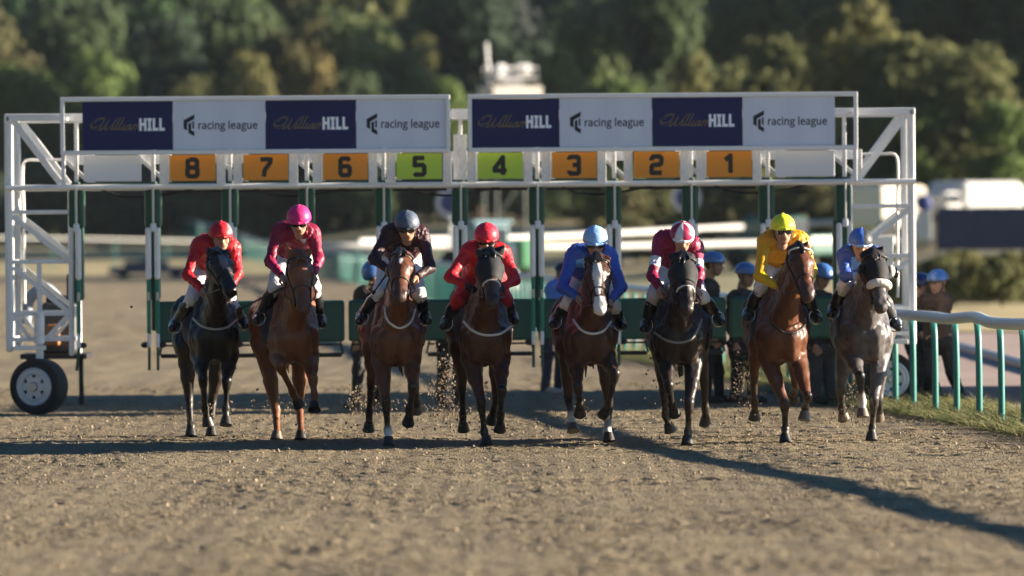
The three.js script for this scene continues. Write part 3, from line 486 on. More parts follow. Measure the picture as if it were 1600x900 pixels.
// ---------------------------------------------------------------- things far behind
function roundSign(px, py, d, label) {
  const c = W(px, py, d), y0 = terrain(c.x, d) - 0.2, t = thing('distance_marker', label, 'marker', V(c.x, y0, c.z)); const r = 23 * d / FP, y = c.y - y0;
  mesh('disc', new THREE.CylinderGeometry(r, r, 0.05, 40).rotateX(Math.PI / 2).translate(0, y, 0), mat(lin(0.62, 0.62, 0.66), 0.5), t); mesh('disc_centre', new THREE.CylinderGeometry(r * 0.72, r * 0.72, 0.02, 40).rotateX(Math.PI / 2).translate(0, y, 0.035), mat(lin(0.035, 0.045, 0.17), 0.5), t); mesh('post', rod(V(0, 0, -0.06), V(0, y, -0.06), 0.06, 10), white, t);
}
roundSign(704, 317, 170, 'round blue and white distance marker behind the stall between numbers five and four'); roundSign(1072, 309, 170, 'round blue and white distance marker behind the stall between numbers two and one');
{ // camera tower
  const d = 203, c = W(797, 150, d), y0 = terrain(c.x, d), s = d / FP, top = W(797, 146, d).y - y0;
  const t = thing('camera_tower', 'white camera tower with a railed platform and a mast, above the middle of the gate', 'tower', V(c.x, y0, c.z)); t.rotation.y = 0.4; const dull = mat(lin(0.10, 0.11, 0.10), 0.7);
  for (const [a, b] of [[-0.8, -0.6], [0.8, -0.6], [-0.8, 0.6], [0.8, 0.6]]) { mesh('leg', rod(V(a, 0, b), V(a, top, b), 0.06, 8), dull, t); mesh('rail_post', rod(V(a, top, b), V(a, top + 0.9, b), 0.03, 6), dull, t); }
  for (let k = 0; k < 3; k++) { mesh('brace', rod(V(-0.8, top * k / 3, 0.6), V(0.8, top * (k + 1) / 3, 0.6), 0.03, 6), dull, t); }
  mesh('platform', box(0, top, 0, 1.9, 0.5, 1.4, 0.03), mat(lin(0.6, 0.55, 0.47), 0.5), t); for (const y of [0.55, 0.9]) mesh('hand_rail', merge([rod(V(-0.8, top + y, 0.6), V(0.8, top + y, 0.6), 0.03, 6), rod(V(-0.8, top + y, -0.6), V(0.8, top + y, -0.6), 0.03, 6), rod(V(0.8, top + y, -0.6), V(0.8, top + y, 0.6), 0.03, 6)]), white, t);
  mesh('mast', rod(V(-0.78, top, 0), V(-0.92, top + 1.8, 0), 0.07, 8), white, t); mesh('dish', new THREE.SphereGeometry(0.33, 20, 12).scale(1, 1, 0.5).translate(-0.55, top + 0.72, 0.4), white, t); mesh('camera', merge([box(0.32, top + 0.85, 0.35, 0.5, 0.36, 0.5, 0.05), rod(V(0.32, top + 0.85, 0.6), V(0.32, top + 0.85, 0.8), 0.1, 10)]), mat(lin(0.7, 0.68, 0.66), 0.5), t); mesh('cabinet', box(0.1, top + 0.5, -0.2, 0.7, 0.5, 0.5, 0.03), mat(lin(0.2, 0.2, 0.22), 0.6), t);
}
function vehicle(name, label, category, px, d, w, h, build, base) { const c = W(px, 350, d), y0 = base ?? terrain(c.x, d) - 0.05, t = thing(name, label, category, V(c.x, y0, -d)); build(t, w, h); return t; }
const wheelG = new THREE.CylinderGeometry(0.42, 0.42, 0.28, 20).rotateZ(Math.PI / 2), glassDark = mat(lin(0.03, 0.04, 0.05), 0.08);
vehicle('tractor', 'pale blue and green tractor with an orange lamp behind the stall below number four', 'tractor', 772, 158, 2, 2.5, (t) => {
  mesh('cab', merge([box(-0.45, 1.55, 0, 1.15, 1.3, 1.3, 0.12), box(-0.45, 2.25, 0, 1.3, 0.14, 1.4, 0.06)]), mat(lin(0.2, 0.3, 0.34), 0.25), t); mesh('cab_window', box(-0.45, 1.7, 0.66, 0.95, 0.75, 0.03, 0.01), glassDark, t); mesh('bonnet', box(0.62, 1.35, 0.1, 0.75, 0.85, 1.7, 0.15), mat(lin(0.06, 0.2, 0.10), 0.35), t); mesh('warning_lamp', new THREE.SphereGeometry(0.2, 14, 10).translate(0.95, 1.7, 0.8), mat(lin(0.8, 0.35, 0.02), 0.4), t); mesh('mudguard', box(0.15, 1.0, 0.5, 0.3, 1.3, 0.6, 0.1), mat(lin(0.72, 0.7, 0.7), 0.4), t);
  const big = new THREE.CylinderGeometry(0.75, 0.75, 0.4, 26).rotateZ(Math.PI / 2); t.rotation.y = 0.55; for (const x of [-1.05, 1.05]) mesh('wheel', big, rubber, t).position.set(x, 0.75, -0.3);
});
vehicle('pickup', 'dark green pickup beside the orange figure behind the stall below number one', 'pickup', 1222, 196, 2, 2, (t) => {
  mesh('body', merge([box(0, 0.85, 0, 1.9, 0.7, 4.2, 0.12)]), mat(lin(0.03, 0.11, 0.09), 0.3), t); mesh('cab', box(0, 1.5, -0.3, 1.6, 0.65, 1.7, 0.15), mat(lin(0.04, 0.13, 0.11), 0.25), t); mesh('windscreen', box(0, 1.52, 0.56, 1.35, 0.45, 0.04, 0.01), glassDark, t); t.rotation.y = 0.8; for (const x of [-0.85, 0.85]) for (const z of [-1.3, 1.4]) mesh('wheel', wheelG, rubber, t).position.set(x, 0.42, z);
});
const whiteVan = mat(lin(0.62, 0.61, 0.59), 0.4);
vehicle('white_lorry', 'long white lorry standing on the grass past the right tower of the gate', 'lorry', 1505, 205, 2, 2, (t) => { mesh('box_body', box(0.55, 1.35, 0, 2.7, 1.15, 2.3, 0.22), whiteVan, t); mesh('cab', box(-1.25, 1.15, 0.1, 0.85, 0.85, 2.1, 0.2), whiteVan, t); mesh('cab_window', box(-1.25, 1.3, 1.16, 0.6, 0.3, 0.03, 0.01), glassDark, t); mesh('chassis', box(0, 0.62, 0, 3.6, 0.2, 1.8, 0.04), black, t); mesh('end_panel', box(1.93, 1.3, 0, 0.05, 0.9, 2.0, 0.02), mat(lin(0.7, 0.72, 0.75), 0.4), t); for (const x of [-1.3, 1.3]) mesh('wheel', new THREE.CylinderGeometry(0.42, 0.42, 0.25, 20).rotateX(Math.PI / 2), rubber, t).position.set(x, 0.42, 0.95); t.rotation.y = 0.55; }, W(1505, 367, 205).y);
vehicle('white_van', 'cream and white van seen through the right tower of the gate', 'van', 1385, 200, 2, 2, (t) => { mesh('body', box(0, 1.1, 0, 2.1, 1.5, 2.0, 0.16), mat(lin(0.8, 0.72, 0.58), 0.35), t); mesh('windscreen', box(0.3, 1.5, 1.01, 1.2, 0.45, 0.03, 0.01), mat(lin(0.4, 0.4, 0.36), 0.2), t); for (const x of [-0.7, 0.7]) mesh('wheel', new THREE.CylinderGeometry(0.36, 0.36, 0.22, 20).rotateX(Math.PI / 2), rubber, t).position.set(x, 0.36, 0.95); t.rotation.y = 0.6; }, W(1385, 372, 200).y);
vehicle('blue_barrier', 'dark navy board fence on the slope right of the gate, under the white lorry', 'barrier', 1560, 172, 2, 2, (t) => { for (let i = 0; i < 4; i++) mesh('panel', box(-1.35 + i * 0.98, 0.68, 0, 0.97, 1.3, 0.05, 0.01), mat(lin(0.02, 0.025, 0.075), 0.5), t); for (let i = 0; i < 5; i++) mesh('post', box(-1.84 + i * 0.98, 0.5, -0.06, 0.06, 1.4, 0.06), black, t); }, W(1560, 392, 172).y);
vehicle('blue_marker', 'small round blue and white marker beside the right tower, before the white lorry', 'marker', 1443, 180, 1, 1, (t) => { mesh('disc', new THREE.SphereGeometry(0.26, 18, 12).scale(1, 1, 0.4).translate(0, 1.15, 0), mat(lin(0.03, 0.05, 0.2), 0.5), t); mesh('post', box(0, 0.45, 0, 0.5, 0.9, 0.08, 0.02), whiteVan, t); }, W(1443, 374, 180).y);
vehicle('parked_car', 'low dark car, a blur at the far end of the track on the left', 'car', 235, 240, 2, 2, (t) => { mesh('body', merge([box(0, 0.5, 0, 3.9, 0.5, 1.7, 0.16), box(-0.2, 0.92, 0, 2.1, 0.45, 1.45, 0.18)]), mat(lin(0.09, 0.10, 0.14), 0.3), t); t.scale.set(0.9, 0.62, 0.9); mesh('window', box(-0.2, 0.95, 0.72, 1.8, 0.28, 0.04, 0.01), glassDark, t); for (const x of [-1.25, 1.25]) mesh('wheel', new THREE.CylinderGeometry(0.3, 0.3, 0.2, 18).rotateX(Math.PI / 2), rubber, t).position.set(x, 0.3, 0.8); }, 0);
// the lorry parked just outside the frame whose shade crosses the track
vehicle('horse_lorry', 'tall white horse lorry parked outside the right edge of the picture', 'lorry', 1830, 70.6, 2, 2, (t) => { mesh('box_body', box(0, 2.0, 0, 2.3, 2.7, 6.2, 0.1), whiteVan, t); mesh('cab', box(0, 1.5, 3.7, 2.2, 1.8, 1.2, 0.15), whiteVan, t); mesh('windscreen', box(0, 1.9, 4.31, 1.9, 0.7, 0.03, 0.01), glassDark, t); mesh('chassis', box(0, 0.58, 0.4, 2.0, 0.3, 7, 0.04), black, t); for (const x of [-1, 1]) for (const z of [-2.2, 3.4]) mesh('wheel', wheelG, rubber, t).position.set(x, 0.42, z); }, 0);
// ---------------------------------------------------------------- horses
const COAT = {
  black: { body: [0.020, 0.0125, 0.0085], leg: [0.012, 0.009, 0.007], muzzle: [0.014, 0.011, 0.010], mane: [0.008, 0.007, 0.006] },
  chestnut: { body: [0.165, 0.053, 0.018], leg: [0.16, 0.052, 0.018], muzzle: [0.09, 0.04, 0.028], mane: [0.12, 0.04, 0.014] },
  bay: { body: [0.10, 0.033, 0.0125], leg: [0.028, 0.016, 0.012], muzzle: [0.045, 0.024, 0.018], mane: [0.010, 0.007, 0.006] },
  darkbay: { body: [0.055, 0.019, 0.009], leg: [0.016, 0.011, 0.009], muzzle: [0.03, 0.017, 0.014], mane: [0.008, 0.006, 0.005] },
  brown: { body: [0.015, 0.008, 0.006], leg: [0.014, 0.010, 0.008], muzzle: [0.03, 0.02, 0.015], mane: [0.007, 0.006, 0.005] },
  grey: { body: [0.082, 0.072, 0.070], leg: [0.014, 0.012, 0.012], muzzle: [0.06, 0.053, 0.052], mane: [0.03, 0.026, 0.025] },
};
const leather = mat(lin(0.018, 0.012, 0.009), 0.5), strapWhite = mat(lin(0.62, 0.58, 0.52), 0.7), navyCloth = mat(lin(0.012, 0.014, 0.042), 0.75), hoodMat = mat(lin(0.010, 0.010, 0.012), 0.8), eyeMat = mat(lin(0.008, 0.006, 0.005), 0.08), bitMetal = mat(lin(0.6, 0.6, 0.6), 0.25, { metalness: 0.9 });
const coatMat = pmat(0xffffff, 0.5, { vertexColors: true, specularIntensity: 0.5, clearcoat: 0.22, clearcoatRoughness: 0.32, sheen: 0.08, sheenColor: new THREE.Color(0.3, 0.25, 0.2), sheenRoughness: 0.5 }), clothMat = mat(0xffffff, 0.72, { vertexColors: true });
const hornDark = mat(lin(0.02, 0.017, 0.015), 0.45), hornPale = mat(lin(0.13, 0.10, 0.075), 0.5);
function hoofGeo(fet, hoof, grounded) {                               // slanted truncated cone with a flat sole
  const dir = V().subVectors(hoof, fet).normalize();
  if (grounded) dir.set(dir.x * 0.3, -1, 0.32).normalize();
  const g = new THREE.CylinderGeometry(0.044, 0.064, 0.085, 18, 2); const q = new THREE.Quaternion().setFromUnitVectors(V(0, -1, 0), dir); g.applyQuaternion(q); g.translate(hoof.x, hoof.y, hoof.z);
  return g;
}
function makeHorse(S) {
  const D = S.D, root0 = W(S.chest[0], 500, D), O = V(root0.x, 0, -D);
  const P = (px, py, z) => W(px, py, D - z).sub(O);
  const t = thing('racehorse', S.label, 'horse', O, 'racehorses that have just left the gate');
  const C = COAT[S.coat], colors = [C.body, C.leg, C.muzzle, C.mane, S.sock ?? [0.6, 0.57, 0.53]].map((c) => lin(...c));
  const rx = P(S.rump[0], S.rump[1], -1.45).x, B = [], drop = S.drop ?? 0;
  const b = (a, c, ra, rb, col = 0, k = 0.03, sx = 1) => B.push(bone(a, c, ra, rb, col, k, sx));
  // trunk
  const ch = V(0, 1.03 - drop, -0.16), mid = V(rx * 0.5, 1.13 - drop, -0.85), fl = V(rx * 0.85, 1.2 - drop, -1.25), cr = V(rx, 1.29 - drop, -1.5);
  b(ch, mid, 0.25, 0.315, 0, 0.04, 1.42); b(mid, fl, 0.315, 0.27, 0, 0.04, 1.3); b(fl, cr, 0.26, 0.225, 0, 0.04, 1.15);
  b(V(0, 1.46 - drop, -0.42), V(rx * 0.6, 1.43 - drop, -1.0), 0.10, 0.15, 0, 0.04, 1.2);
  for (const s of [-1, 1]) {
    b(V(s * 0.09, 1.34 - drop, -0.42), V(s * 0.135, 1.03 - drop, -0.1), 0.11, 0.095, 0, 0.03);        // shoulder
    b(V(s * 0.08, 1.04 - drop, 0.02), V(s * 0.085, 0.87 - drop, -0.02), 0.096, 0.08, 0, 0.011);        // breast
    b(V(s * 0.165, 1.1 - drop, -0.1), V(s * 0.15, 0.9 - drop, -0.16), 0.064, 0.07, 0, 0.010); b(V(s * 0.125, 1.3 - drop, -0.3), V(s * 0.17, 1.05 - drop, -0.2), 0.075, 0.075, 0, 0.012);   // upper arm, shoulder blade
    b(V(rx + s * 0.15, 1.28 - drop, -1.52), V(rx + s * 0.17, 1.02, -1.42), 0.165, 0.15, 0, 0.035);        // quarter
  }
  // head
  const poll = P(...S.poll), m2 = P(S.muz[0], S.muz[1], S.poll[2]), flat = V().subVectors(m2, poll), Lh = 0.6, zf = Math.sqrt(Math.max(0.02, Lh * Lh - flat.x * flat.x - flat.y * flat.y));
  const u = V(flat.x, flat.y, zf).normalize(), turn = S.turn ?? 0, v0 = V(Math.cos(turn), S.tilt ?? 0, -Math.sin(turn)), v = v0.sub(u.clone().multiplyScalar(v0.dot(u))).normalize(), w = V().crossVectors(v, u).multiplyScalar(-1);
  if (w.z < 0) w.multiplyScalar(-1);
  const Hd = (a, l, c) => poll.clone().addScaledVector(u, a * 1.07).addScaledVector(v, l * 1.13).addScaledVector(w, c * 1.1);
  const mz = S.muzzleTone ?? 2;
  b(Hd(0.0, 0, -0.01), Hd(0.17, 0, 0.012), 0.088 * 1.12, 0.094 * 1.12, 0, 0.016); b(Hd(0.16, 0, 0.02), Hd(0.46, 0, 0.012), 0.07 * 1.12, 0.050 * 1.12, 0, 0.014); b(Hd(0.44, 0, 0), Hd(0.535, 0, -0.006), 0.058 * 1.12, 0.054 * 1.12, mz, 0.012);
  b(Hd(0.545, 0, -0.04), Hd(0.5, 0, -0.05), 0.03 * 1.12, 0.034 * 1.12, mz, 0.01);
  for (const s of [-1, 1]) {
    b(Hd(0.1, s * 0.045, -0.07), Hd(0.28, s * 0.034, -0.045), 0.078 * 1.12, 0.048 * 1.12, 0, 0.014); b(Hd(0.28, s * 0.03, -0.04), Hd(0.47, s * 0.022, -0.035), 0.045 * 1.12, 0.03 * 1.12, 0, 0.012);
    b(Hd(0.135, s * 0.078, 0.03), Hd(0.175, s * 0.082, 0.03), 0.027 * 1.12, 0.024 * 1.12, 0, 0.008); b(Hd(0.19, s * 0.072, 0.012), Hd(0.33, s * 0.05, 0.01), 0.018 * 1.12, 0.014 * 1.12, 0, 0.01); b(Hd(0.505, s * 0.034, 0.022), Hd(0.545, s * 0.03, 0.0), 0.027 * 1.12, 0.02 * 1.12, mz, 0.007);
  }
  S.ears.forEach(([px, py], i) => {
    const s = i ? 1 : -1, base = Hd(-0.02, s * 0.058, 0.0), tip = P(px, py, S.poll[2] + (S.earZ ?? 0.03)), up = V().subVectors(tip, base); if (up.length() > 0.22) up.setLength(0.22);
    const m = base.clone().addScaledVector(up, 0.5), e = base.clone().add(up); b(base, m, 0.03, 0.031, 0, 0.008); b(m, e, 0.031, 0.007, 0, 0.008);
  });
  // neck
  const wither = V(0, 1.42 - drop, -0.42), nb = V(0, 1.12 - drop, -0.1);
  b(Hd(0.0, 0, -0.06), wither, 0.08, 0.145, 0, 0.025, 1.2); b(Hd(0.1, 0, -0.11), nb, 0.08, 0.165, 0, 0.025, 1.18); b(Hd(0.17, 0, -0.12), V(0, 1.1 - drop, 0.0), 0.05, 0.08, 0, 0.014); b(poll.clone().lerp(wither, 0.45).lerp(nb, 0.25), V(0, 1.25 - drop, -0.28), 0.10, 0.18, 0, 0.025, 1.2);
  // legs: [knee or hock, fetlock, hoof] as [photo x, row, z]
  const hoofs = [];
  for (const [key, Lg] of Object.entries(S.legs)) {
    const s = key[1] === 'L' ? -1 : 1, front = key[0] === 'F', [j, f, h] = Lg.j.map((q) => P(...q)), down = Lg.down;
    const top = down ? 0.085 / 2 : 0; if (down) h.y = Math.max(0.052, Math.min(h.y, 0.075));
    const lc = Lg.c ?? 1, sock = Lg.sock ? 4 : lc;
    if (front) {
      const el = V(s * 0.145, 0.87 - drop, -0.2), q = el.clone().lerp(j, 0.5);
      b(V(s * 0.145, 1.03 - drop, -0.12), el, 0.098, 0.085, 0, 0.02); b(el, q, 0.088, 0.062, 0, 0.014); b(el.clone().add(V(s * 0.035, -0.03, 0.03)), q.clone().add(V(s * 0.022, 0, 0.02)), 0.056, 0.042, 0, 0.009); b(el.clone().add(V(-s * 0.03, -0.02, 0.04)), q.clone().add(V(-s * 0.012, 0.02, 0.02)), 0.05, 0.038, 0, 0.009); b(q, j.clone().lerp(q, 0.12), 0.066, 0.044, Lg.fc ?? 0, 0.012);
      b(j.clone().add(V(0, 0.02, 0.005)), j.clone().lerp(f, 0.16), 0.048, 0.040, lc, 0.007); b(j.clone().lerp(f, 0.12), f.clone().lerp(j, 0.12), 0.033, 0.028, lc, 0.007);
      b(j.clone().lerp(f, 0.1).add(V(0, 0, -0.028)), f.clone().add(V(0, 0, -0.022)), 0.016, 0.018, lc, 0.008);
    } else {
      const st = V(rx + s * 0.175, 0.93, -1.22), q = st.clone().lerp(j, 0.55);
      b(V(rx + s * 0.16, 1.22 - drop, -1.45), st, 0.165, 0.115, 0, 0.025); b(st, q, 0.105, 0.066, 0, 0.018); b(q, j, 0.068, 0.042, Lg.fc ?? 0, 0.012);
      b(j.clone().add(V(0, 0.03, -0.04)), j.clone().lerp(f, 0.2), 0.034, 0.034, lc, 0.009); b(j, f.clone().lerp(j, 0.1), 0.040, 0.031, lc, 0.008);
    }
    b(f.clone().add(V(0, 0.012, 0)), f.clone().add(V(0, -0.012, -0.012)), 0.039, 0.037, sock, 0.008); b(f, h.clone().lerp(f, 0.2), 0.031, 0.036, sock, 0.008);
    if (Lg.sock) b(f.clone().lerp(j, Lg.sock), f, 0.0335, 0.034, 4, 0.007);
    hoofs.push([hoofGeo(f, h, down), Lg.pale ? hornPale : hornDark]);
  }
  const bz = S.blaze;
  const body = mesh('body', sdfMesh(B, 0.0105, { colors, kc: 0.012, post: (d, x, y, z) => d + 0.005 * n3(x * 9, y * 6, z * 8) + 0.0022 * n3(x * 24, y * 13, z * 22), color: (x, y, z, c) => {
    const dx = x - poll.x, dy = y - poll.y, dz = z - poll.z, a = (dx * u.x + dy * u.y + dz * u.z) / 1.07, l = dx * v.x + dy * v.y + dz * v.z, n = dx * w.x + dy * w.y + dz * w.z, wob = 0.006 * n3(x * 40, y * 40, z * 40);
    const dap = 1 + 0.10 * n3(x * 7, y * 7, z * 7) + 0.05 * n3(x * 24, y * 18, z * 24); c[0] *= dap; c[1] *= dap; c[2] *= dap;
    if (S.coat === 'grey' && y > 0.62) { const k = 1 + 0.35 * n3(x * 11, y * 11, z * 9); c[0] *= k; c[1] *= k; c[2] *= k; }
    { const k = 0.42 * sstep(0.62, 0.06, y) * sstep(-0.1, 0.7, n3(x * 18, y * 14, z * 18)); c[0] = lerp(c[0], 0.2, k); c[1] = lerp(c[1], 0.16, k); c[2] = lerp(c[2], 0.1, k); }
    if (n > -0.02 && a > -0.05) for (const [a0, a1, w0, w1, l0] of bz ?? []) { const q = (a - a0) / (a1 - a0); if (q > 0 && q < 1 && Math.abs(l - (l0 ?? 0)) < lerp(w0, w1, q) + wob) { const bc = S.blazeTone ?? [0.62, 0.57, 0.54]; c[0] = bc[0]; c[1] = bc[1]; c[2] = bc[2]; } }
  } }), coatMat, t);
  body.castShadow = true;
  for (const [g, m] of hoofs) mesh('hoof', g, m, t);
  for (const s of [-1, 1]) if (!(S.blinkers)) mesh('eye', new THREE.SphereGeometry(0.021, 12, 10).translate(...Hd(0.152, s * 0.09, 0.036).toArray()), eyeMat, t);
  for (const s of [-1, 1]) mesh('nostril', new THREE.SphereGeometry(1, 10, 8).scale(0.011, 0.017, 0.011).translate(...Hd(0.545, s * 0.036, 0.026).toArray()), black, t);
  const F = (x, y, z) => fieldAt(B, x, y, z);
  // mane, forelock and tail
  const mb = [], maneCol = [lin(...C.mane)];
  for (let i = 0; i < 7; i++) { const l = rr(-0.035, 0.035); mb.push(bone(Hd(-0.05, l * 0.6, 0.05), Hd(rr(0.05, 0.12), l * 1.5, 0.11), 0.022, 0.008, 0, 0.006)); }
  for (let i = 0; i < 26; i++) { const q = poll.clone().lerp(wither, i / 26).add(V(rr(-0.015, 0.015), 0.095, -0.03)); mb.push(bone(q, q.clone().add(V(rr(0.03, 0.08) * (S.maneSide ?? -1), rr(-0.1, -0.01), rr(-0.06, 0.0))), 0.024, 0.006, 0, 0.006)); }
  mesh('mane', sdfMesh(mb, 0.011, { colors: maneCol }), coatMat, t);
  const tb = []; for (let i = 0; i < 6; i++) { const l = rr(-0.05, 0.05); tb.push(bone(V(rx, 1.38 - drop, -1.72), V(rx + l * 0.6, 1.28 - drop, -1.95), 0.045, 0.05, 0, 0.01), bone(V(rx + l * 0.6, 1.28 - drop, -1.95), V(rx + l * 2, rr(0.6, 0.8), -2.15), 0.05, 0.012, 0, 0.01)); }
  mesh('tail', sdfMesh(tb, 0.016, { colors: maneCol }), coatMat, t);
  // bridle
  const ring = (a, wl, c0, c1, r, m, nm) => { const pts = []; for (let i = 0; i <= 20; i++) { const q = i / 20 * 2 * Math.PI; pts.push(Hd(a - 0.02 * Math.cos(q) * 0, wl * Math.sin(q), lerp(c0, c1, (1 - Math.cos(q)) / 2))); } return mesh(nm, tube(pts, r, 40, 6), m, t); };
  ring(0.34, 0.072, 0.072, -0.085, 0.010, S.noseband ? strapWhite : leather, 'noseband'); ring(0.045, 0.103, 0.098, -0.02, 0.010, S.beads ? strapWhite : leather, 'browband');
  const bits = [];
  for (const s of [-1, 1]) {
    mesh('cheek_strap', tube([Hd(-0.03, s * 0.085, -0.02), Hd(0.12, s * 0.115, -0.03), Hd(0.3, s * 0.082, -0.02), Hd(0.455, s * 0.066, -0.022)], 0.009, 20, 6), leather, t);
    const bp = Hd(0.46, s * 0.066, -0.024); bits.push(bp); const rg = new THREE.TorusGeometry(0.032, 0.006, 6, 20); rg.applyMatrix4(new THREE.Matrix4().makeBasis(u, w, v)); rg.translate(bp.x, bp.y, bp.z); mesh('bit_ring', rg, bitMetal, t);
  }
  if (S.hood) {                                                       // cloth hood over ears and cheeks
    const hb = B.filter((q) => q.c === 0 && (q.a.distanceTo(poll) < 0.34 && q.b.distanceTo(poll) < 0.5) && q.ra < 0.1);
    mesh('hood', sdfMesh(hb, 0.0105, { grow: 0.009, post: (d, x, y, z) => { const a = (x - poll.x) * u.x + (y - poll.y) * u.y + (z - poll.z) * u.z; return Math.max(d, a - S.hood, -a - 0.24 - 0.1); } }), hoodMat, t);
  }
  if (S.blinkers) for (const s of [-1, 1]) { const c = Hd(0.16, s * 0.125, 0.02), g = new THREE.SphereGeometry(0.062, 18, 12, 0, 2 * Math.PI, 0, Math.PI / 2); g.rotateZ(-s * 1.2).scale(0.75, 1, 1); g.translate(c.x, c.y, c.z); mesh('blinker_cup', g, s > 0 ? mat(lin(0.55, 0.5, 0.42), 0.6) : hoodMat, t); }
  if (S.blinkers) { const c = Hd(0.165, 0.175, 0.0); mesh('eye_cover', new THREE.SphereGeometry(1, 14, 10).scale(0.032, 0.055, 0.04).translate(c.x, c.y, c.z), mat(lin(0.01, 0.01, 0.012), 0.15), t); }
  if (S.sheepskin) { const sb = []; for (let i = 0; i <= 8; i++) { const q = -1.5 + 3 * i / 8; sb.push(Hd(0.33, 0.082 * Math.sin(q), 0.02 + 0.062 * Math.cos(q))); } const bb = []; for (let i = 0; i < 8; i++) bb.push(bone(sb[i], sb[i + 1], 0.036, 0.036, 0, 0.006)); mesh('sheepskin_noseband', sdfMesh(bb, 0.008, { colors: [lin(0.68, 0.61, 0.52)], post: (d, x, y, z) => d + 0.006 * n3(x * 60, y * 60, z * 60) }), clothMat, t); }
  // breast girth that lies on the chest
  if (S.strap) {
    const c2 = new THREE.CatmullRomCurve3(S.strap.map(([x, y]) => { const q = P(x, y, 0); return V(q.x, q.y, 0); })), pts = [];
    for (let i = 0; i <= 24; i++) { const q = c2.getPoint(i / 24); let z = 0.4; while (z > -0.9 && F(q.x, q.y, z) > 0.004) z -= 0.006; pts.push(V(q.x, q.y, z > -0.89 ? z : (pts.length ? pts[pts.length - 1].z - 0.03 : -0.3))); }
    for (let k = 0; k < 3; k++) for (let i = 1; i < pts.length - 1; i++) pts[i].z = Math.max(pts[i].z, (pts[i - 1].z + pts[i + 1].z) / 2);
    mesh('breast_girth', tube(pts, 0.0125, 60, 8), S.strapMat ?? strapWhite, t);
  }
  // number cloth, saddle and stirrups
  const tr = B.slice(0, 4).map((q) => ({ ...q }));
  mesh('saddle_cloth', sdfMesh(tr.concat(B.filter((q) => q.a.z < -0.4 && q.ra > 0.09 && q.k === 0.035)), 0.016, { grow: 0.03, lo: V(-0.6, 0.86, -1.08), hi: V(0.6, 1.75, -0.36), post: (d, x, y, z) => Math.max(d, 0.94 + (z + 0.4) * -0.1 - y, z + 0.40 - (1.5 - y) * 0.06, -1.02 - z) }), navyCloth, t);
  const sd = mesh('saddle', sdfMesh([bone(V(rx * 0.3, 1.585 - drop, -0.6), V(rx * 0.5, 1.57 - drop, -0.92), 0.045, 0.06, 0, 0.02), bone(V(rx * 0.3 - 0.1, 1.52 - drop, -0.68), V(rx * 0.3 - 0.21, 1.36 - drop, -0.6), 0.05, 0.04, 0, 0.02), bone(V(rx * 0.3 + 0.1, 1.52 - drop, -0.68), V(rx * 0.3 + 0.21, 1.36 - drop, -0.6), 0.05, 0.04, 0, 0.02)], 0.014), leather, t);
  S.root = O; S.P = P; S.bits = bits; S.t = t; S.rx = rx;
  return t;
}
const leg = (j, o = {}) => ({ j, ...o });
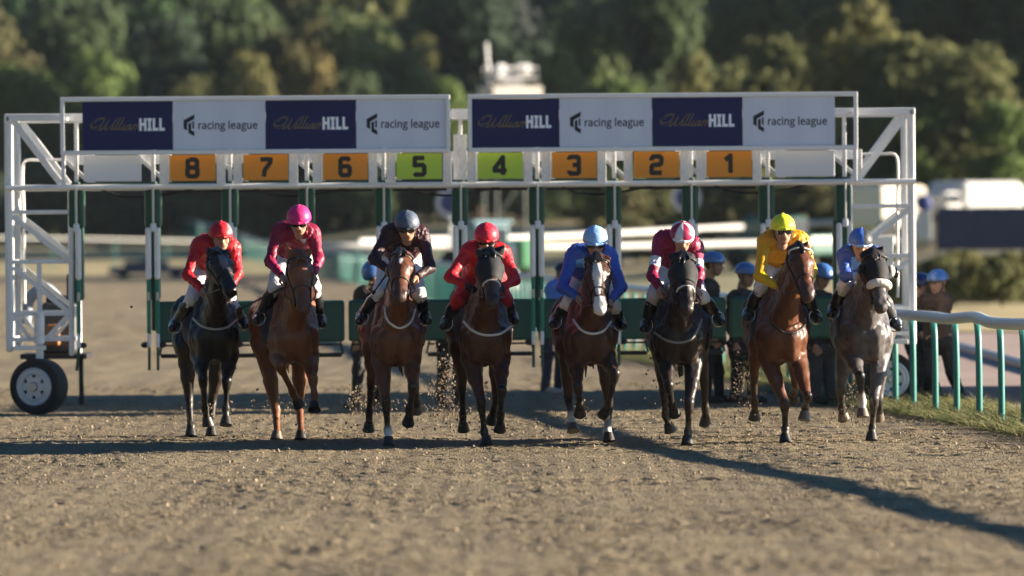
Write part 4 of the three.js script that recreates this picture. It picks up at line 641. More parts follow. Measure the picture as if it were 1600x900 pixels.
const HORSES = [
  { label: 'nearly black horse with a grey forehead, far left of the runners, red jockey up', coat: 'black', D: 56.9, chest: [333], rump: [318, 470], poll: [340, 402, 0.36], muz: [364, 456], turn: 0.42, tilt: 0.1, blazeTone: [0.17, 0.15, 0.145], ears: [[325, 385], [357, 391]], blaze: [[0.02, 0.2, 0.03, 0.045], [0.2, 0.3, 0.045, 0.02]], strap: [[300, 498], [315, 509], [336, 514], [356, 511], [368, 501]], strapMat: mat(lin(0.5, 0.42, 0.34), 0.7),
    legs: { HL: leg([[295, 622, -1.25], [298, 668, -1.1], [298, 683, -1.06]], { down: 1 }), FL: leg([[317, 594, 0.22], [320, 638, 0.02], [324, 658, -0.02]]), HR: leg([[331, 630, -1.35], [330, 670, -1.15], [330, 685, -1.1]], { down: 1 }), FR: leg([[354, 598, 0.12], [353, 640, 0.06], [353, 658, 0.1]]) } },
  { label: 'bright chestnut horse without white marks, second from the left, pink helmeted jockey up', coat: 'chestnut', D: 55.9, chest: [458], rump: [441, 470], poll: [467, 405, 0.36], muz: [477, 484], turn: 0.1, ears: [[450, 386], [485, 388]],
    legs: { HL: leg([[431, 640, -1.2], [433, 680, -1.0], [432, 690, -0.96]], { down: 1, c: 0, pale: 1 }), FL: leg([[438, 574, 0.28], [457, 612, 0.06], [465, 629, 0.0]], { c: 1 }), HR: leg([[468, 634, -1.3], [470, 676, -1.05], [470, 688, -1.0]], { down: 1, c: 0 }), FR: leg([[489, 594, 0.2], [491, 620, 0.22], [491, 635, 0.28]]) } },
  { label: 'bay horse with a white star and one white foot, third from the left', coat: 'bay', D: 55.2, chest: [618], rump: [613, 470], poll: [627, 404, 0.36], muz: [626, 467], ears: [[614, 399], [640, 400]], earZ: -0.05, blaze: [[0.1, 0.16, 0.018, 0.022], [0.16, 0.2, 0.02, 0.006]], strap: [[601, 480], [606, 500], [624, 512], [641, 504], [648, 484]],
    legs: { HL: leg([[580, 592, -1.2], [577, 644, -1.4], [576, 667, -1.46]]), FL: leg([[603, 630, 0.08], [606, 674, 0.0], [607, 691, 0.05]], { down: 1, sock: 0.02 }), FR: leg([[645, 606, 0.3], [640, 638, 0.1], [638, 657, 0.0]]), HR: leg([[648, 602, -1.3], [651, 628, -1.55], [651, 638, -1.62]], { pale: 1 }) } },
  { label: 'dark bay horse in a dark hood, ears pricked, fourth from the left, red jockey up', coat: 'darkbay', D: 55.2, chest: [758], rump: [748, 470], poll: [765, 402, 0.36], muz: [770, 474], turn: 0.12, ears: [[746, 391], [787, 385]], hood: 0.33, strap: [[724, 503], [738, 516], [757, 523], [782, 521], [798, 511]], noseband: 1,
    legs: { HL: leg([[722, 596, -1.2], [723, 648, -1.4], [724, 667, -1.46]]), FL: leg([[752, 632, 0.08], [757, 676, 0.0], [760, 689, 0.04]], { down: 1 }), FR: leg([[784, 612, 0.25], [782, 648, 0.05], [781, 667, -0.02]]), HR: leg([[776, 618, -1.3], [771, 642, -1.45], [768, 655, -1.5]]) } },
  { label: 'brown horse with a broad white blaze, white nose and white feet, fifth from the left', coat: 'darkbay', D: 54.9, chest: [922], rump: [914, 470], poll: [933, 410, 0.36], muz: [937, 486], turn: -0.08, ears: [[914, 403], [953, 404]], blaze: [[0.04, 0.2, 0.032, 0.05], [0.2, 0.42, 0.05, 0.018, -0.005], [0.44, 0.62, 0.05, 0.07]], strap: [[896, 500], [908, 515], [924, 521], [942, 517], [955, 503]],
    legs: { HL: leg([[888, 622, -1.25], [893, 652, -1.1], [895, 668, -1.05]], { sock: 0.05, down: 0, pale: 1 }), FL: leg([[903, 606, 0.28], [906, 632, 0.06], [906, 643, 0.0]], {}), FR: leg([[961, 586, 0.32], [951, 632, 0.08], [945, 645, 0.0]]), HR: leg([[952, 632, -1.2], [949, 676, -1.0], [951, 692, -0.95]], { down: 1, sock: 0.35 }) } },
  { label: 'almost black horse in a black hood, third from the right, claret jockey up', coat: 'brown', D: 54.9, chest: [1062], rump: [1060, 470], poll: [1067, 408, 0.36], muz: [1072, 484], turn: 0.08, ears: [[1049, 398], [1081, 400]], hood: 0.30, noseband: 1, strap: [[1023, 520], [1040, 531], [1060, 535], [1080, 529], [1097, 500]], strapMat: mat(lin(0.22, 0.2, 0.18), 0.7),
    legs: { HL: leg([[1037, 610, -1.2], [1040, 648, -1.35], [1046, 668, -1.4]]), FL: leg([[1045, 604, 0.28], [1050, 632, 0.05], [1053, 643, -0.02]], { sock: 0 }), FR: leg([[1077, 632, 0.06], [1075, 676, 0.0], [1074, 690, 0.04]], { down: 1 }), HR: leg([[1100, 592, -1.25], [1102, 638, -1.4], [1102, 658, -1.46]]) } },
  { label: 'glossy red bay horse with a beaded browband, second from the right, yellow jockey up', coat: 'bay', D: 55.2, chest: [1222], rump: [1212, 468], poll: [1248, 394, 0.4], muz: [1259, 464], turn: 0.3, ears: [[1232, 388], [1262, 377]], beads: 1, maneSide: -1, strap: [[1206, 506], [1228, 521], [1252, 514], [1264, 500]], strapMat: leather,
    legs: { HL: leg([[1178, 580, -1.25], [1179, 628, -1.45], [1179, 649, -1.5]], { fc: 0 }), FL: leg([[1226, 632, 0.06], [1227, 672, 0.0], [1227, 689, 0.04]], { down: 1 }), FR: leg([[1262, 622, 0.3], [1258, 636, 0.0], [1257, 650, 0.02]], { pale: 1 }), HR: leg([[1244, 600, -1.3], [1240, 612, -1.5], [1240, 622, -1.6]]) } },
  { label: 'dark grey horse with a black hood, eye cups and white sheepskin noseband, rightmost runner', coat: 'grey', D: 55.6, chest: [1354], rump: [1347, 472], poll: [1365, 402, 0.36], muz: [1374, 482], turn: 0.25, ears: [[1347, 399], [1379, 387]], hood: 0.3, blinkers: 1, sheepskin: 1,
    legs: { HL: leg([[1314, 604, -1.2], [1315, 636, -1.4], [1318, 650, -1.45]], { pale: 1 }), FL: leg([[1344, 590, 0.3], [1347, 628, 0.16], [1348, 645, 0.18]], { sock: 0.25, pale: 1 }), FR: leg([[1366, 626, 0.06], [1363, 670, 0.0], [1362, 684, 0.04]], { down: 1 }), HR: leg([[1373, 622, -1.2], [1374, 640, -1.35], [1373, 649, -1.4]], { pale: 1 }) } },
];
for (const S of HORSES) makeHorse(S);
// ---------------------------------------------------------------- people
const SKIN = lin(0.42, 0.235, 0.155), HAIR = lin(0.03, 0.02, 0.014), LIP = lin(0.3, 0.12, 0.09), EYE = lin(0.03, 0.025, 0.022);
const frame = (g, o, X, Y, Z) => g.clone().applyMatrix4(new THREE.Matrix4().makeBasis(X, Y, Z).setPosition(o));
const headGeo = (() => {                                              // looks along +z, crown along +y, about 0.24 m tall
  const B = [], b = (a, c, ra, rb, col = 0, k = 0.01, sx = 1) => B.push(bone(V(...a), V(...c), ra, rb, col, k, sx));
  b([0, 0.03, -0.03], [0, 0.035, 0.02], 0.088, 0.082, 1, 0.014, 1.12); b([0, -0.01, 0.02], [0, -0.055, 0.038], 0.072, 0.056, 0, 0.012, 1.05); b([0, -0.085, 0.05], [0, -0.098, 0.056], 0.036, 0.028, 0, 0.01);
  for (const s of [-1, 1]) { b([s * 0.055, -0.06, 0.0], [s * 0.025, -0.095, 0.05], 0.024, 0.022, 0, 0.01); b([s * 0.045, -0.025, 0.062], [s * 0.05, -0.03, 0.05], 0.022, 0.022, 0, 0.008); b([s * 0.014, 0.022, 0.088], [s * 0.05, 0.02, 0.066], 0.013, 0.013, 0, 0.006); b([s * 0.079, -0.018, -0.008], [s * 0.083, 0.012, -0.014], 0.013, 0.017, 0, 0.004); }
  b([0, 0.005, 0.092], [0, -0.034, 0.112], 0.010, 0.014, 0, 0.005); b([-0.012, -0.04, 0.098], [0.012, -0.04, 0.098], 0.011, 0.011, 0, 0.004); b([-0.018, -0.07, 0.086], [0.018, -0.07, 0.086], 0.010, 0.010, 2, 0.004); b([0, -0.09, -0.03], [0, -0.15, -0.04], 0.056, 0.058, 0, 0.012);
  return sdfMesh(B, 0.0055, { colors: [SKIN, HAIR, LIP, EYE], kc: 0.005, color: (x, y, z, c) => { if (z > 0.03 && y < 0.05) { if (c[0] < SKIN.r * 0.8 && y > -0.06) { c[0] = SKIN.r; c[1] = SKIN.g; c[2] = SKIN.b; } for (const s of [-1, 1]) { const e = Math.hypot((x - s * 0.032) / 1.5, y - 0.002); if (e < 0.009) { c[0] = EYE.r; c[1] = EYE.g; c[2] = EYE.b; } const br = Math.hypot((x - s * 0.034) / 3, y - 0.026); if (br < 0.006 && z > 0.05) { c[0] = HAIR.r; c[1] = HAIR.g; c[2] = HAIR.b; } } } } });
})();
function handGeo(side, col) {                                         // forearm along +z, palm towards -y, thumb on the inner side; a loose fist
  const B = [], b = (a, c, ra, rb) => B.push(bone(V(...a), V(...c), ra, rb, 0, 0.0035));
  b([0, 0, -0.01], [0, 0, 0.03], 0.026, 0.028); b([-0.018, 0.002, 0.03], [-0.022, 0.004, 0.075], 0.018, 0.015); b([0.016, 0.002, 0.03], [0.02, 0.002, 0.07], 0.018, 0.015); b([0, 0.003, 0.03], [0, 0.006, 0.074], 0.018, 0.015);
  [[-0.032, 0.078, 1], [-0.011, 0.083, 1.08], [0.011, 0.08, 1.02], [0.031, 0.072, 0.85]].forEach(([x, z, l]) => { b([x * side, 0.006, z], [x * 1.05 * side, -0.006, z + 0.036 * l], 0.0098, 0.0092); b([x * 1.05 * side, -0.006, z + 0.036 * l], [x * side, -0.034, z + 0.028 * l], 0.0092, 0.0085); b([x * side, -0.034, z + 0.028 * l], [x * 0.95 * side, -0.04, z + 0.004], 0.0085, 0.0078); });
  b([-0.026 * side, -0.004, 0.016], [-0.05 * side, -0.014, 0.05], 0.014, 0.0115); b([-0.05 * side, -0.014, 0.05], [-0.036 * side, -0.032, 0.082], 0.0112, 0.009);
  return sdfMesh(B, 0.0046, { colors: [col] });
}
const HANDS = { skin: [handGeo(-1, SKIN), handGeo(1, SKIN)], glove: [handGeo(-1, lin(0.02, 0.02, 0.022)), handGeo(1, lin(0.02, 0.02, 0.022))] };
const helmetDome = (() => { const g = new THREE.SphereGeometry(1, 36, 22, 0, 2 * Math.PI, 0, 1.72), p = g.attributes.position; for (let i = 0; i < p.count; i++) { const x = p.getX(i), y = p.getY(i), z = p.getZ(i), k = 1 + 0.014 * n3(x * 3.2, y * 2.2, z * 3.2) + 0.012 * n3(x * 8, y * 3, z * 8) * sstep(-0.3, 0.3, y); p.setXYZ(i, x * 0.121 * k, y * 0.125 * k, z * 0.146 * k); } g.computeVertexNormals(); return g; })();
const peakGeo = sdfMesh([[-0.092, -0.012, 0.09], [-0.06, -0.008, 0.142], [0, -0.004, 0.165], [0.06, -0.008, 0.142], [0.092, -0.012, 0.09]].reduce((B, p, i, A) => (i ? [...B, bone(V(...A[i - 1]), V(...p), 0.013, 0.013, 0, 0.004)] : B), []), 0.006, {});
function makePerson(t, J, S) {
  // J: joints in the thing's own space; two sides as [viewer's left, viewer's right]
  const { head, fwd, up, sh, el, ha, pel, hip, kn, an, toe } = J, X = V().crossVectors(up, fwd).normalize(), Y = V().crossVectors(fwd, X).normalize();
  const neck = sh[0].clone().add(sh[1]).multiplyScalar(0.5).add(V(0, 0.03, 0)), A = [], T = [], L = [], B2 = [[], []];
  const low = head.clone().addScaledVector(Y, -0.1).addScaledVector(fwd, -0.035);
  const tb = (a, c, ra, rb, col = 0, k = 0.02) => { A.push(bone(a, c, ra * 0.93, rb * 0.93, 0, k)); T.push(bone(a, c, ra + 0.008, rb + 0.008, col, k)); };
  A.push(bone(neck, low, 0.058, 0.054, 0, 0.012)); T.push(bone(neck.clone().lerp(low, -0.1), neck.clone().lerp(low, 0.35), 0.07, 0.06, 0, 0.014));
  const mid = neck.clone().lerp(pel, 0.5), in0 = sh[0].clone().lerp(neck, 0.42), in1 = sh[1].clone().lerp(neck, 0.42);
  tb(sh[0].clone().lerp(neck, 0.12), sh[1].clone().lerp(neck, 0.12), 0.066, 0.066, 0, 0.02); if (!S.trousersFull) tb(neck.clone().add(V(0, -0.03, -0.09)), mid.clone().add(V(0, 0.05, 0)), 0.085, 0.1, 0, 0.025);
  for (const [s, q] of [[0, in0], [1, in1]]) { const m = q.clone().lerp(pel, 0.5); tb(q, m, 0.098, 0.094, 0, 0.025); A.push(bone(m, hip[s], 0.09, 0.09, 0, 0.02)); T.push(bone(m, m.clone().lerp(hip[s], S.trousersFull ? 1.05 : 0.3), 0.104, 0.104, 0, 0.025)); }
  for (const s of [0, 1]) {
    const q = el[s], wr = q.clone().lerp(ha[s], 0.95), dir = V().subVectors(ha[s], q).normalize();
    tb(sh[s], q, 0.056, 0.043, 1 + s, 0.012); A.push(bone(q, wr, 0.036, 0.026, 0, 0.01)); T.push(bone(q, q.clone().lerp(ha[s], 0.86), 0.049, 0.038, 3 + s, 0.012));
    const foot = (list, g0, g1, kk) => { list.push(bone(kn[s].clone().lerp(an[s], kk), kn[s].clone().lerp(an[s], 0.45), 0.05 + g0, 0.052 + g0, 0, 0.012), bone(kn[s].clone().lerp(an[s], 0.45), an[s], 0.052 + g0, 0.036 + g1, 0, 0.012), bone(an[s].clone().add(V(0, -0.02, 0)), toe[s], 0.037 + g1, 0.03 + g1, 0, 0.012)); };
    const leg = (list, g) => { list.push(bone(pel, hip[s], 0.10 + g, 0.095 + g, 0, 0.02), bone(hip[s], kn[s], 0.09 + g, 0.06 + g, 0, 0.016)); if (!S.trousersFull) list.push(bone(hip[s], mid.clone().lerp(hip[s], 0.35), 0.093 + g, 0.09 + g, 0, 0.02)); };
    leg(A, -0.006); foot(A, -0.004, -0.004, 0); leg(L, 0.006); const kcut = S.bootTop ?? 0.12; foot(B2[s], 0.008, 0.01, kcut);
    if (S.trousersFull) L.push(bone(kn[s], an[s], 0.066, 0.056, 0, 0.014)); else L.push(bone(kn[s], kn[s].clone().lerp(an[s], 0.3), 0.06, 0.055, 0, 0.012));
  }
  const parts = [sdfMesh(A, 0.012, { colors: [SKIN] }), frame(headGeo, head, X, Y, fwd)];
  for (const s of [0, 1]) {
    const Z = V().subVectors(ha[s], el[s]).normalize(), palm = (J.palm ?? V(0, 1, 0.15)).clone(), yv = palm.sub(Z.clone().multiplyScalar(palm.dot(Z))).normalize(), xv = V().crossVectors(yv, Z);
    parts.push(frame((S.gloves ? HANDS.glove : HANDS.skin)[1 - s], ha[s], xv, yv, Z));
  }
  mesh('body', mergeGeometries(parts.map((g) => { const h = g.clone(); if (h.attributes.uv) h.deleteAttribute('uv'); return h; })), skinMat, t);
  const wr = (d, x, y, z) => { const q = n3(x * 7, y * 7, z * 7) * 0.9; return d + 0.006 * n3(x * 15 + q, y * 9, z * 15) + 0.007 * Math.abs(n3(x * 26 + q * 2, y * 13 + 4, z * 26)) - 0.004; };
  mesh(S.topName ?? 'silks', sdfMesh(T, 0.0105, { colors: S.top, kc: 0.004, post: wr, color: S.paint ? (x, y, z, c) => S.paint(V(x, y, z), c, J) : undefined }), S.topMat ?? silkMat, t);
  mesh(S.trousersFull ? 'trousers' : 'breeches', sdfMesh(L, 0.0115, { colors: [S.legs], post: wr }), clothMat, t);
  for (const s of [0, 1]) mesh(S.trousersFull ? 'shoe' : 'boot', sdfMesh(S.trousersFull ? B2[s].slice(2) : B2[s], 0.0115, { colors: [S.boots ?? lin(0.012, 0.012, 0.013)] }), S.trousersFull ? clothMat : bootMat, t);
  // helmet, peak, goggles and chin strap
  const hc = head.clone().addScaledVector(Y, 0.036).addScaledVector(fwd, -0.006), dome = helmetDome.clone();
  { const p = dome.attributes.position, col = new Float32Array(p.count * 3); for (let i = 0; i < p.count; i++) { const c = S.helmet(p.getX(i) / 0.121, p.getY(i) / 0.125, p.getZ(i) / 0.146); col.set(c, i * 3); } dome.setAttribute('color', new THREE.BufferAttribute(col, 3)); }
  const hm = mesh('helmet', frame(dome, hc, X, Y, fwd), S.helmetMat ?? silkMat, t);
  if (S.peak) mesh('peak', frame(peakGeo, hc, X, Y, fwd), mat(lin(...S.peak), 0.5), hm);
  if (S.button) mesh('button', frame(new THREE.SphereGeometry(0.014, 10, 8).scale(1, 0.6, 1).translate(0, 0.127, -0.01), hc, X, Y, fwd), mat(lin(...S.button), 0.6), hm);
  if (S.goggles) {
    const gg = new THREE.CylinderGeometry(0.101, 0.094, 0.05, 24, 2, true, -0.95, 1.9), lens = new THREE.CylinderGeometry(0.104, 0.097, 0.042, 24, 2, true, -0.8, 1.6);
    const g2 = mesh('goggles', frame(gg.translate(0, -0.004, 0.016), head, X, Y, fwd), mat(lin(0.012, 0.012, 0.013), 0.5, { side: THREE.DoubleSide }), t); mesh('lens', frame(lens.translate(0, -0.004, 0.016), head, X, Y, fwd), pmat(lin(0.015, 0.015, 0.018), 0.06, { clearcoat: 1, clearcoatRoughness: 0.04, side: THREE.DoubleSide }), g2);
  }
  mesh('chin_strap', tube([[-0.093, 0.0, 0.01], [-0.074, -0.075, 0.03], [0, -0.128, 0.066], [0.074, -0.075, 0.03], [0.093, 0.0, 0.01]].map((q) => head.clone().addScaledVector(X, q[0]).addScaledVector(Y, q[1]).addScaledVector(fwd, q[2])), 0.0065, 24, 6), black, t);
}
const skinMat = pmat(0xffffff, 0.55, { vertexColors: true, specularIntensity: 0.6 }), silkMat = pmat(0xffffff, 0.5, { vertexColors: true, sheen: 0.2, sheenColor: new THREE.Color(1, 1, 1), sheenRoughness: 0.4, specularIntensity: 0.7 }), bootMat = pmat(0xffffff, 0.3, { vertexColors: true, clearcoat: 0.3 }), blueShell = pmat(0xffffff, 0.3, { vertexColors: true, clearcoat: 0.5, clearcoatRoughness: 0.15 });
const RED = [0.52, 0.012, 0.02], CLARET = [0.22, 0.006, 0.035], PINK = [0.60, 0.025, 0.17], BLUE = [0.05, 0.11, 0.44], SKYB = [0.24, 0.47, 0.8], GOLD = [0.70, 0.33, 0.012], LEMON = [0.70, 0.72, 0.03], WHITE = [0.72, 0.71, 0.70], DARK = [0.042, 0.011, 0.015], SLATE = [0.085, 0.105, 0.15];
const plain = (c) => () => c, five = (a, u = a, f = u) => [a, u, u, f, f].map((c) => lin(...c));
const spot = (c, w) => { c[0] = w[0]; c[1] = w[1]; c[2] = w[2]; };
// [helmet, shoulders, elbows, hands, knees, feet] as photo pixels, viewer's left then right
const JOCKEYS = [
  { label: 'person in red silks and red cap crouched on the nearly black horse, far left runner', at: [[345, 366], [311, 388], [364, 393], [293, 430], [371, 428], [317, 453], [357, 455], [301, 464], [360, 474], [274, 512], [379, 508]], top: five(RED), helmet: (x, y, z) => (x > 0.45 && y > 0.1 ? [0.16, 0.15, 0.16] : RED), legs: WHITE, peak: RED, button: RED, goggles: 0, look: V(0.25, -0.2, 1), paint: (p, c, J) => { if (p.distanceTo(J.chest.clone().add(V(-0.03, -0.02, 0.1))) < 0.045) spot(c, [0.3, 0.02, 0.03]); } },
  { label: 'person in claret silks and bright pink cap on the bright chestnut horse', at: [[467, 341], [436, 368], [488, 371], [422, 409], [498, 406], [441, 433], [489, 430], [430, 446], [490, 450], [405, 500], [500, 505]], top: five(CLARET, CLARET, [0.30, 0.008, 0.06]), helmet: plain(PINK), legs: WHITE, peak: PINK, button: PINK, goggles: 1, paint: (p, c, J) => { const q = p.clone().sub(J.chest); if (q.z > -0.02 && Math.abs(q.x - 0.08) < 0.032 && Math.abs(q.y + 0.03) < 0.02 && n3(p.x * 120, 3, 1) > -0.1) spot(c, WHITE); } },
  { label: 'person in blackish claret silks and slate grey cap, on the bay with a star', at: [[636, 350], [608, 370], [659, 374], [584, 405], [672, 418], [606, 421], [650, 434], [594, 456], [654, 458], [566, 500], [664, 500]], top: five(DARK, DARK, [0.03, 0.010, 0.014]), helmet: plain(SLATE), legs: WHITE, peak: [0.02, 0.02, 0.025], button: SLATE, goggles: 1 },
  { label: 'person in red silks with red breeches and dark gloves on the hooded dark bay horse', at: [[760, 369], [732, 398], [786, 402], [703, 433], [805, 437], [730, 446], [785, 449], [716, 469], [790, 468], [698, 508], [800, 500]], top: five(RED), helmet: plain([0.6, 0.02, 0.045]), legs: [0.42, 0.012, 0.02], peak: RED, button: RED, goggles: 1, gloves: 1, paint: (p, c, J) => { const q = p.clone().sub(J.chest); if (q.z > 0 && Math.abs(q.x + 0.07 + q.y * 0.3) < 0.014 && Math.abs(q.y + 0.01) < 0.032) spot(c, WHITE); } },
  { label: 'person in royal blue silks with light blue front and cap, fifth from left', at: [[930, 374], [896, 404], [952, 405], [878, 449], [971, 449], [904, 465], [953, 471], [889, 473], [958, 478], [868, 505], [968, 508]], top: five(BLUE), helmet: (x, y) => (y < 0.02 && y > -0.06 ? [0.02, 0.03, 0.12] : [0.26, 0.46, 0.76]), legs: WHITE, peak: [0.26, 0.46, 0.76], button: SKYB, goggles: 1, paint: (p, c, J) => { const q = p.clone().sub(J.chest); if (q.z > -0.1 && q.y < 0.05 - Math.abs(q.x) * 0.3 && Math.abs(q.x) < 0.15 && q.y > -0.2) spot(c, SKYB); } },
  { label: 'person in claret silks with white armbands and quartered claret and white cap', at: [[1066, 367], [1033, 380], [1086, 392], [1019, 431], [1092, 430], [1032, 451], [1089, 452], [1022, 460], [1095, 462], [1010, 512], [1122, 502]], top: five([0.26, 0.008, 0.05]), helmet: (x, y, z) => ((Math.atan2(x, z) + 7.07) % 1.5708 > 0.785 ? [0.3, 0.008, 0.06] : WHITE), legs: WHITE, peak: WHITE, button: CLARET, goggles: 0, look: V(0.1, -0.5, 1), paint: (p, c, J) => { for (const s of [0, 1]) { const d = V().subVectors(J.el[s], J.sh[s]), t = V().subVectors(p, J.sh[s]).dot(d) / d.lengthSq(), r = V().subVectors(p, J.sh[s]).addScaledVector(d, -t).length(); if (t > 0.5 && t < 0.76 && r < 0.09) spot(c, p.distanceTo(J.sh[s].clone().addScaledVector(d, 0.63).add(V(0, 0, 0.055))) < 0.018 ? [0.03, 0.05, 0.25] : WHITE); } } },
  { label: 'person in golden yellow silks and lemon yellow cap on the red bay horse', at: [[1223, 355], [1196, 382], [1252, 382], [1187, 431], [1268, 424], [1217, 449], [1262, 448], [1190, 448], [1256, 452], [1170, 495], [1274, 498]], top: five(GOLD, [0.72, 0.38, 0.012], [0.72, 0.5, 0.012]), helmet: plain(LEMON), legs: WHITE, peak: LEMON, button: LEMON, goggles: 1, look: V(0.12, -0.12, 1) },
  { label: 'person in royal blue silks and half blue, half black cap on the grey horse', at: [[1345, 377], [1321, 405], [1366, 404], [1321, 432], [1375, 434], [1342, 432], [1367, 450], [1319, 448], [1370, 460], [1302, 490], [1398, 510]], top: five(BLUE), helmet: (x) => (x > 0.1 ? [0.03, 0.03, 0.035] : [0.06, 0.15, 0.55]), legs: WHITE, peak: [0.3, 0.4, 0.6], button: BLUE, goggles: 0, look: V(0.1, -0.35, 1), paint: (p, c, J) => { const q = p.clone().sub(J.chest); if (q.z > -0.1 && q.y < 0.03 && Math.abs(q.x - 0.01) < 0.1) spot(c, SKYB); } },
];
JOCKEYS.forEach((S, i) => {
  const H = HORSES[i], t = thing('person', S.label, 'person', H.root, 'riders on the racehorses'), P = H.P, [hm, s0, s1, e0, e1, h0, h1, k0, k1, f0, f1] = S.at;
  const fwd = (S.look ?? V(0, -0.36, 1)).clone().normalize(), up = V(0, 1, 0).addScaledVector(fwd, -fwd.y).normalize();
  const sh = [P(s0[0] - 1.5, s0[1] - 4, -0.42), P(s1[0] + 1.5, s1[1] - 4, -0.42)], mids = sh[0].clone().add(sh[1]).multiplyScalar(0.5), pel = V(lerp(mids.x, H.rx * 0.4, 0.6), mids.y - 0.21, -0.82);
  const head = P(...hm, -0.26).addScaledVector(up, -0.03), kn = [P(...k0, -0.42), P(...k1, -0.42)], ft = [P(...f0, -0.6), P(...f1, -0.6)];
  const J = { head, fwd, up, sh, el: [P(...e0, -0.24), P(...e1, -0.24)], ha: [P(...h0, -0.05), P(...h1, -0.05)], pel, hip: [pel.clone().add(V(-0.1, -0.02, 0.03)), pel.clone().add(V(0.1, -0.02, 0.03))], kn, an: ft.map((q) => q.clone().add(V(0, 0.05, -0.06))), toe: ft.map((q, s) => q.clone().add(V(s ? 0.03 : -0.03, -0.01, 0.1))), chest: mids.clone().add(V(0, -0.04, 0.1)) };
  makePerson(t, J, { ...S, legs: lin(...S.legs), boots: i === 5 ? undefined : undefined });
  // reins from the bit to the hands and stirrup irons belong to the horse
  for (const s of [0, 1]) {
    const a = H.bits[s], e = J.ha[s].clone().addScaledVector(V().subVectors(J.ha[s], J.el[s]).normalize(), 0.08), m = a.clone().lerp(e, 0.5).add(V((s ? 1 : -1) * 0.05, -0.03, 0.02));
    mesh('rein', tube([a, m, e], 0.0085, 24, 6), leather, H.t);
    const st = ft[s].clone(); mesh('stirrup', new THREE.TorusGeometry(0.062, 0.007, 6, 24).scale(1, 1.15, 1).rotateY(0.2).translate(st.x, st.y + 0.02, st.z + 0.02), bitMetal, H.t); mesh('stirrup_leather', rod(V(st.x, st.y + 0.08, st.z + 0.02), V(H.rx * 0.3 + (s ? 0.2 : -0.2), 1.42, -0.66), 0.011, 6), leather, H.t);
  }
});
function whip(label, i, a, b, z0, z1) { const H = HORSES[i], p = H.P(...a, z0), q = H.P(...b, z1), t = thing('riding_whip', label, 'whip', p.clone().add(H.root)), d = V().subVectors(q, p); mesh('shaft', rod(V(), d, 0.011, 8, 0.006), leather, t); mesh('flap', rod(d.clone().multiplyScalar(0.9), d.clone().multiplyScalar(1.03), 0.016, 8), leather, t); mesh('handle', rod(d.clone().multiplyScalar(-0.12), d.clone().multiplyScalar(0.14), 0.015, 8), black, t); }
whip('black whip held out to the left by the rider in the pink cap', 1, [442, 450], [372, 484], -0.02, -0.2); whip('black whip pointing down beside the white breeches of the rider in the grey cap', 2, [606, 426], [583, 458], 0.0, -0.12);

// ---------------------------------------------------------------- stall handlers
const HB = [0.055, 0.15, 0.42], capBlue = (x, y) => (y < -0.07 ? [0.015, 0.016, 0.02] : HB);
function handler(S) {
  const D = S.D, r = W(S.pel[0], 640, D), O = V(r.x, 0, -D), P = ([x, y, z = 0]) => W(x, y, D - z).sub(O), t = thing('person', S.label, 'person', O, S.group);
  const fwd = S.look.clone().normalize(), up = V(0, 1, 0).addScaledVector(fwd, -fwd.y).normalize(), pel = P(S.pel), side = S.side ?? V(1, 0, 0);
  const two = (a) => a.map(P), an = two(S.ft).map((q) => V(q.x, Math.max(0.09, q.y), q.z)), go = S.go ?? V(fwd.x, 0, fwd.z).normalize();
  const J = { head: P(S.head).addScaledVector(up, -0.035), fwd, up, sh: two(S.sh), el: two(S.el), ha: two(S.ha), pel, hip: [pel.clone().addScaledVector(side, -0.1), pel.clone().addScaledVector(side, 0.1)], kn: two(S.kn), an, toe: an.map((q) => q.clone().addScaledVector(go, 0.17).setY(q.y - 0.045)), palm: V(0, 0.3, 1) };
  makePerson(t, J, { top: five(S.coat), helmet: S.cap ?? capBlue, helmetMat: blueShell, legs: lin(...(S.trousers ?? [0.012, 0.012, 0.015])), trousersFull: 1, topName: 'jacket', topMat: clothMat, boots: lin(...(S.shoes ?? [0.02, 0.018, 0.016])), peak: S.peak ? [0.05, 0.05, 0.06] : undefined });
}
const KHAKI = [0.035, 0.028, 0.022], grp = 'stall handlers around the starting gate';
handler({ label: 'person in a blue helmet and dark jacket facing right, seen behind the claret rider', group: grp, D: 67.3, head: [1115, 409], look: V(1, -0.05, 0.25), side: V(0.2, 0, -1), pel: [1112, 528], sh: [[1103, 452, 0.18], [1111, 452, -0.18]], el: [[1100, 494, 0.22], [1112, 494, -0.2]], ha: [[1116, 528, 0.22], [1126, 524, -0.2]], kn: [[1105, 582, 0.1], [1122, 580, -0.1]], ft: [[1104, 626, 0.1], [1124, 628, -0.1]], coat: KHAKI });
handler({ label: 'person in a blue helmet behind the dark green gates, left of the yellow rider', group: grp, D: 67.3, head: [1166, 426], look: V(0.8, -0.12, 0.6), side: V(0.7, 0, -0.7), pel: [1160, 540], sh: [[1146, 468, 0.12], [1174, 470, -0.1]], el: [[1138, 506, 0.14], [1180, 508, -0.1]], ha: [[1150, 538, 0.22], [1190, 534, -0.02]], kn: [[1152, 588, 0.06], [1174, 586, -0.06]], ft: [[1148, 630, 0.06], [1176, 630, -0.06]], coat: [0.03, 0.028, 0.026] });
handler({ label: 'person in a blue helmet and black jacket between the yellow rider and the grey horse', group: grp, D: 67.0, head: [1286, 428], look: V(0.55, -0.35, 0.6), side: V(0.8, 0, -0.5), pel: [1282, 546], sh: [[1266, 472, 0.1], [1300, 474, -0.06]], el: [[1260, 514, 0.12], [1308, 514, -0.06]], ha: [[1274, 540, 0.24], [1312, 542, 0.1]], kn: [[1276, 590, 0.08], [1294, 590, -0.06]], ft: [[1274, 632, 0.08], [1298, 632, -0.06]], coat: [0.018, 0.018, 0.02], trousers: [0.06, 0.06, 0.075] });
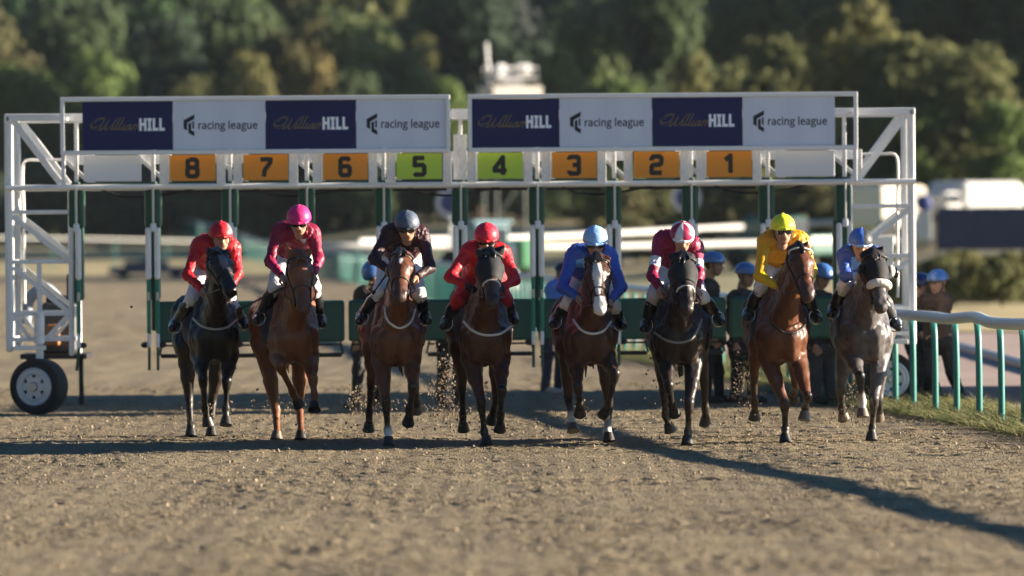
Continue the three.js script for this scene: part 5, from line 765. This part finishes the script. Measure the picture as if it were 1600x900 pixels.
handler({ label: 'person in a blue helmet and brown jacket pushing the right tower of the gate', group: grp, D: 66.6, head: [1465, 437], look: V(-0.7, -0.1, 0.75), side: V(0.75, 0, 0.6), pel: [1467, 532], sh: [[1444, 474, -0.14], [1480, 472, 0.12]], el: [[1441, 494, -0.05], [1468, 494, 0.26]], ha: [[1433, 464, 0.02], [1438, 492, 0.2]], kn: [[1454, 584, 0.08], [1488, 584, 0]], ft: [[1466, 630, 0.1], [1502, 628, -0.1]], go: V(-0.8, 0, 0.4), coat: [0.075, 0.045, 0.03], peak: 1 });
handler({ label: 'person in a dark blue helmet almost hidden behind the pushing handler at the right tower', group: grp, D: 68.4, head: [1438, 442], look: V(-0.5, -0.2, 0.8), pel: [1440, 536], sh: [[1424, 480, 0], [1454, 480, 0]], el: [[1416, 510, 0.1], [1458, 514, 0.05]], ha: [[1420, 500, 0.3], [1446, 520, 0.25]], kn: [[1434, 584, 0.05], [1448, 584, 0]], ft: [[1434, 618, 0.05], [1450, 620, -0.1]], coat: [0.018, 0.018, 0.024], shoes: [0.35, 0.03, 0.03], cap: (x, y) => (y < -0.07 ? [0.01, 0.01, 0.012] : [0.015, 0.03, 0.12]) });
handler({ label: 'person in a blue helmet bending behind the horse with the star, dark jacket', group: grp, D: 66.6, head: [581, 424], look: V(-0.4, -0.6, 0.5), pel: [578, 522], sh: [[562, 462, 0.0], [598, 464, 0]], el: [[556, 500, 0.1], [602, 502, 0.1]], ha: [[556, 532, 0.2], [588, 534, 0.2]], kn: [[560, 578, 0.1], [582, 574, -0.1]], ft: [[556, 634, 0.1], [590, 626, -0.2]], coat: [0.04, 0.025, 0.018] });
handler({ label: 'person in a light blue shirt with dark hair bending behind the royal blue rider', group: grp, D: 70.5, head: [883, 426], look: V(0.6, -0.4, 0.3), pel: [864, 508], sh: [[862, 452, 0.1], [888, 456, -0.1]], el: [[866, 486, 0.16], [896, 486, -0.1]], ha: [[884, 502, 0.2], [908, 500, 0]], kn: [[856, 556, 0.1], [876, 556, -0.1]], ft: [[852, 606, 0.1], [872, 608, -0.1]], coat: [0.12, 0.24, 0.62], trousers: [0.03, 0.032, 0.05], shoes: [0.4, 0.36, 0.33], cap: () => [0.02, 0.016, 0.013] });
handler({ label: 'person in dark clothes whose legs show left of the red rider on the hooded horse', group: grp, D: 66.8, head: [748, 446], look: V(0.3, -0.5, 0.7), pel: [706, 518], sh: [[714, 466, 0], [746, 470, 0]], el: [[712, 502, 0.1], [750, 506, 0.1]], ha: [[722, 530, 0.2], [750, 534, 0.2]], kn: [[693, 574, 0.1], [716, 574, -0.1]], ft: [[687, 632, 0.1], [714, 626, -0.1]], coat: [0.02, 0.02, 0.022] });

// ---------------------------------------------------------------- sand thrown up by the hooves
{
  const g = new THREE.IcosahedronGeometry(1, 1), p = g.attributes.position; for (let i = 0; i < p.count; i++) { const k = 1 + 0.4 * n3(p.getX(i) * 2, p.getY(i) * 2, p.getZ(i) * 2); p.setXYZ(i, p.getX(i) * k, p.getY(i) * k, p.getZ(i) * k); } g.computeVertexNormals();
  const PL = [[566, 626, 59, 24, 22, 420], [694, 600, 58.2, 24, 46, 800], [704, 644, 57.6, 40, 12, 420], [760, 622, 57, 30, 30, 320], [1164, 606, 58, 22, 40, 620], [1180, 650, 57, 40, 16, 240], [1042, 600, 57, 34, 64, 260], [1334, 606, 57.6, 20, 40, 330], [1330, 655, 56.8, 30, 12, 160], [440, 634, 57.5, 44, 22, 220], [905, 644, 57, 44, 24, 260], [330, 650, 58, 44, 22, 200], [630, 634, 57.5, 40, 30, 260], [1270, 664, 56.5, 70, 30, 160], [780, 672, 56, 330, 16, 420], [800, 560, 56, 420, 90, 90]];
  const N = PL.reduce((a, q) => a + q[5], 0), im = new THREE.InstancedMesh(g, mat(lin(0.2, 0.155, 0.105), 0.95), N), m = new THREE.Matrix4(), q = new THREE.Quaternion(); let k = 0;
  const ga = () => (rnd() + rnd() + rnd() - 1.5) * 1.1;
  for (const [x, y, d, sx, sy, n] of PL) for (let i = 0; i < n; i++) { const c = W(x + ga() * sx, y + ga() * sy, d + ga() * 0.5); c.y = Math.max(0.03, c.y); const s = 0.002 + 0.0105 * Math.pow(rnd(), 5); q.setFromEuler(new THREE.Euler(rnd() * 6, rnd() * 6, 0)); m.compose(c, q, V(s * rr(0.7, 1.5), s, s)); im.setMatrixAt(k++, m); }
  im.name = 'thrown_sand'; im.castShadow = im.receiveShadow = true; im.userData = { kind: 'stuff', label: 'clods of sand thrown up by the galloping hooves', category: 'sand' }; scene.add(im);
}
const renderer = new THREE.WebGLRenderer({ antialias: true });
renderer.setSize(1024, 576);
renderer.toneMapping = THREE.LinearToneMapping;
renderer.toneMappingExposure = EXPOSURE;
renderer.shadowMap.enabled = true;
scene.environment = null;
renderer.render(scene, camera);
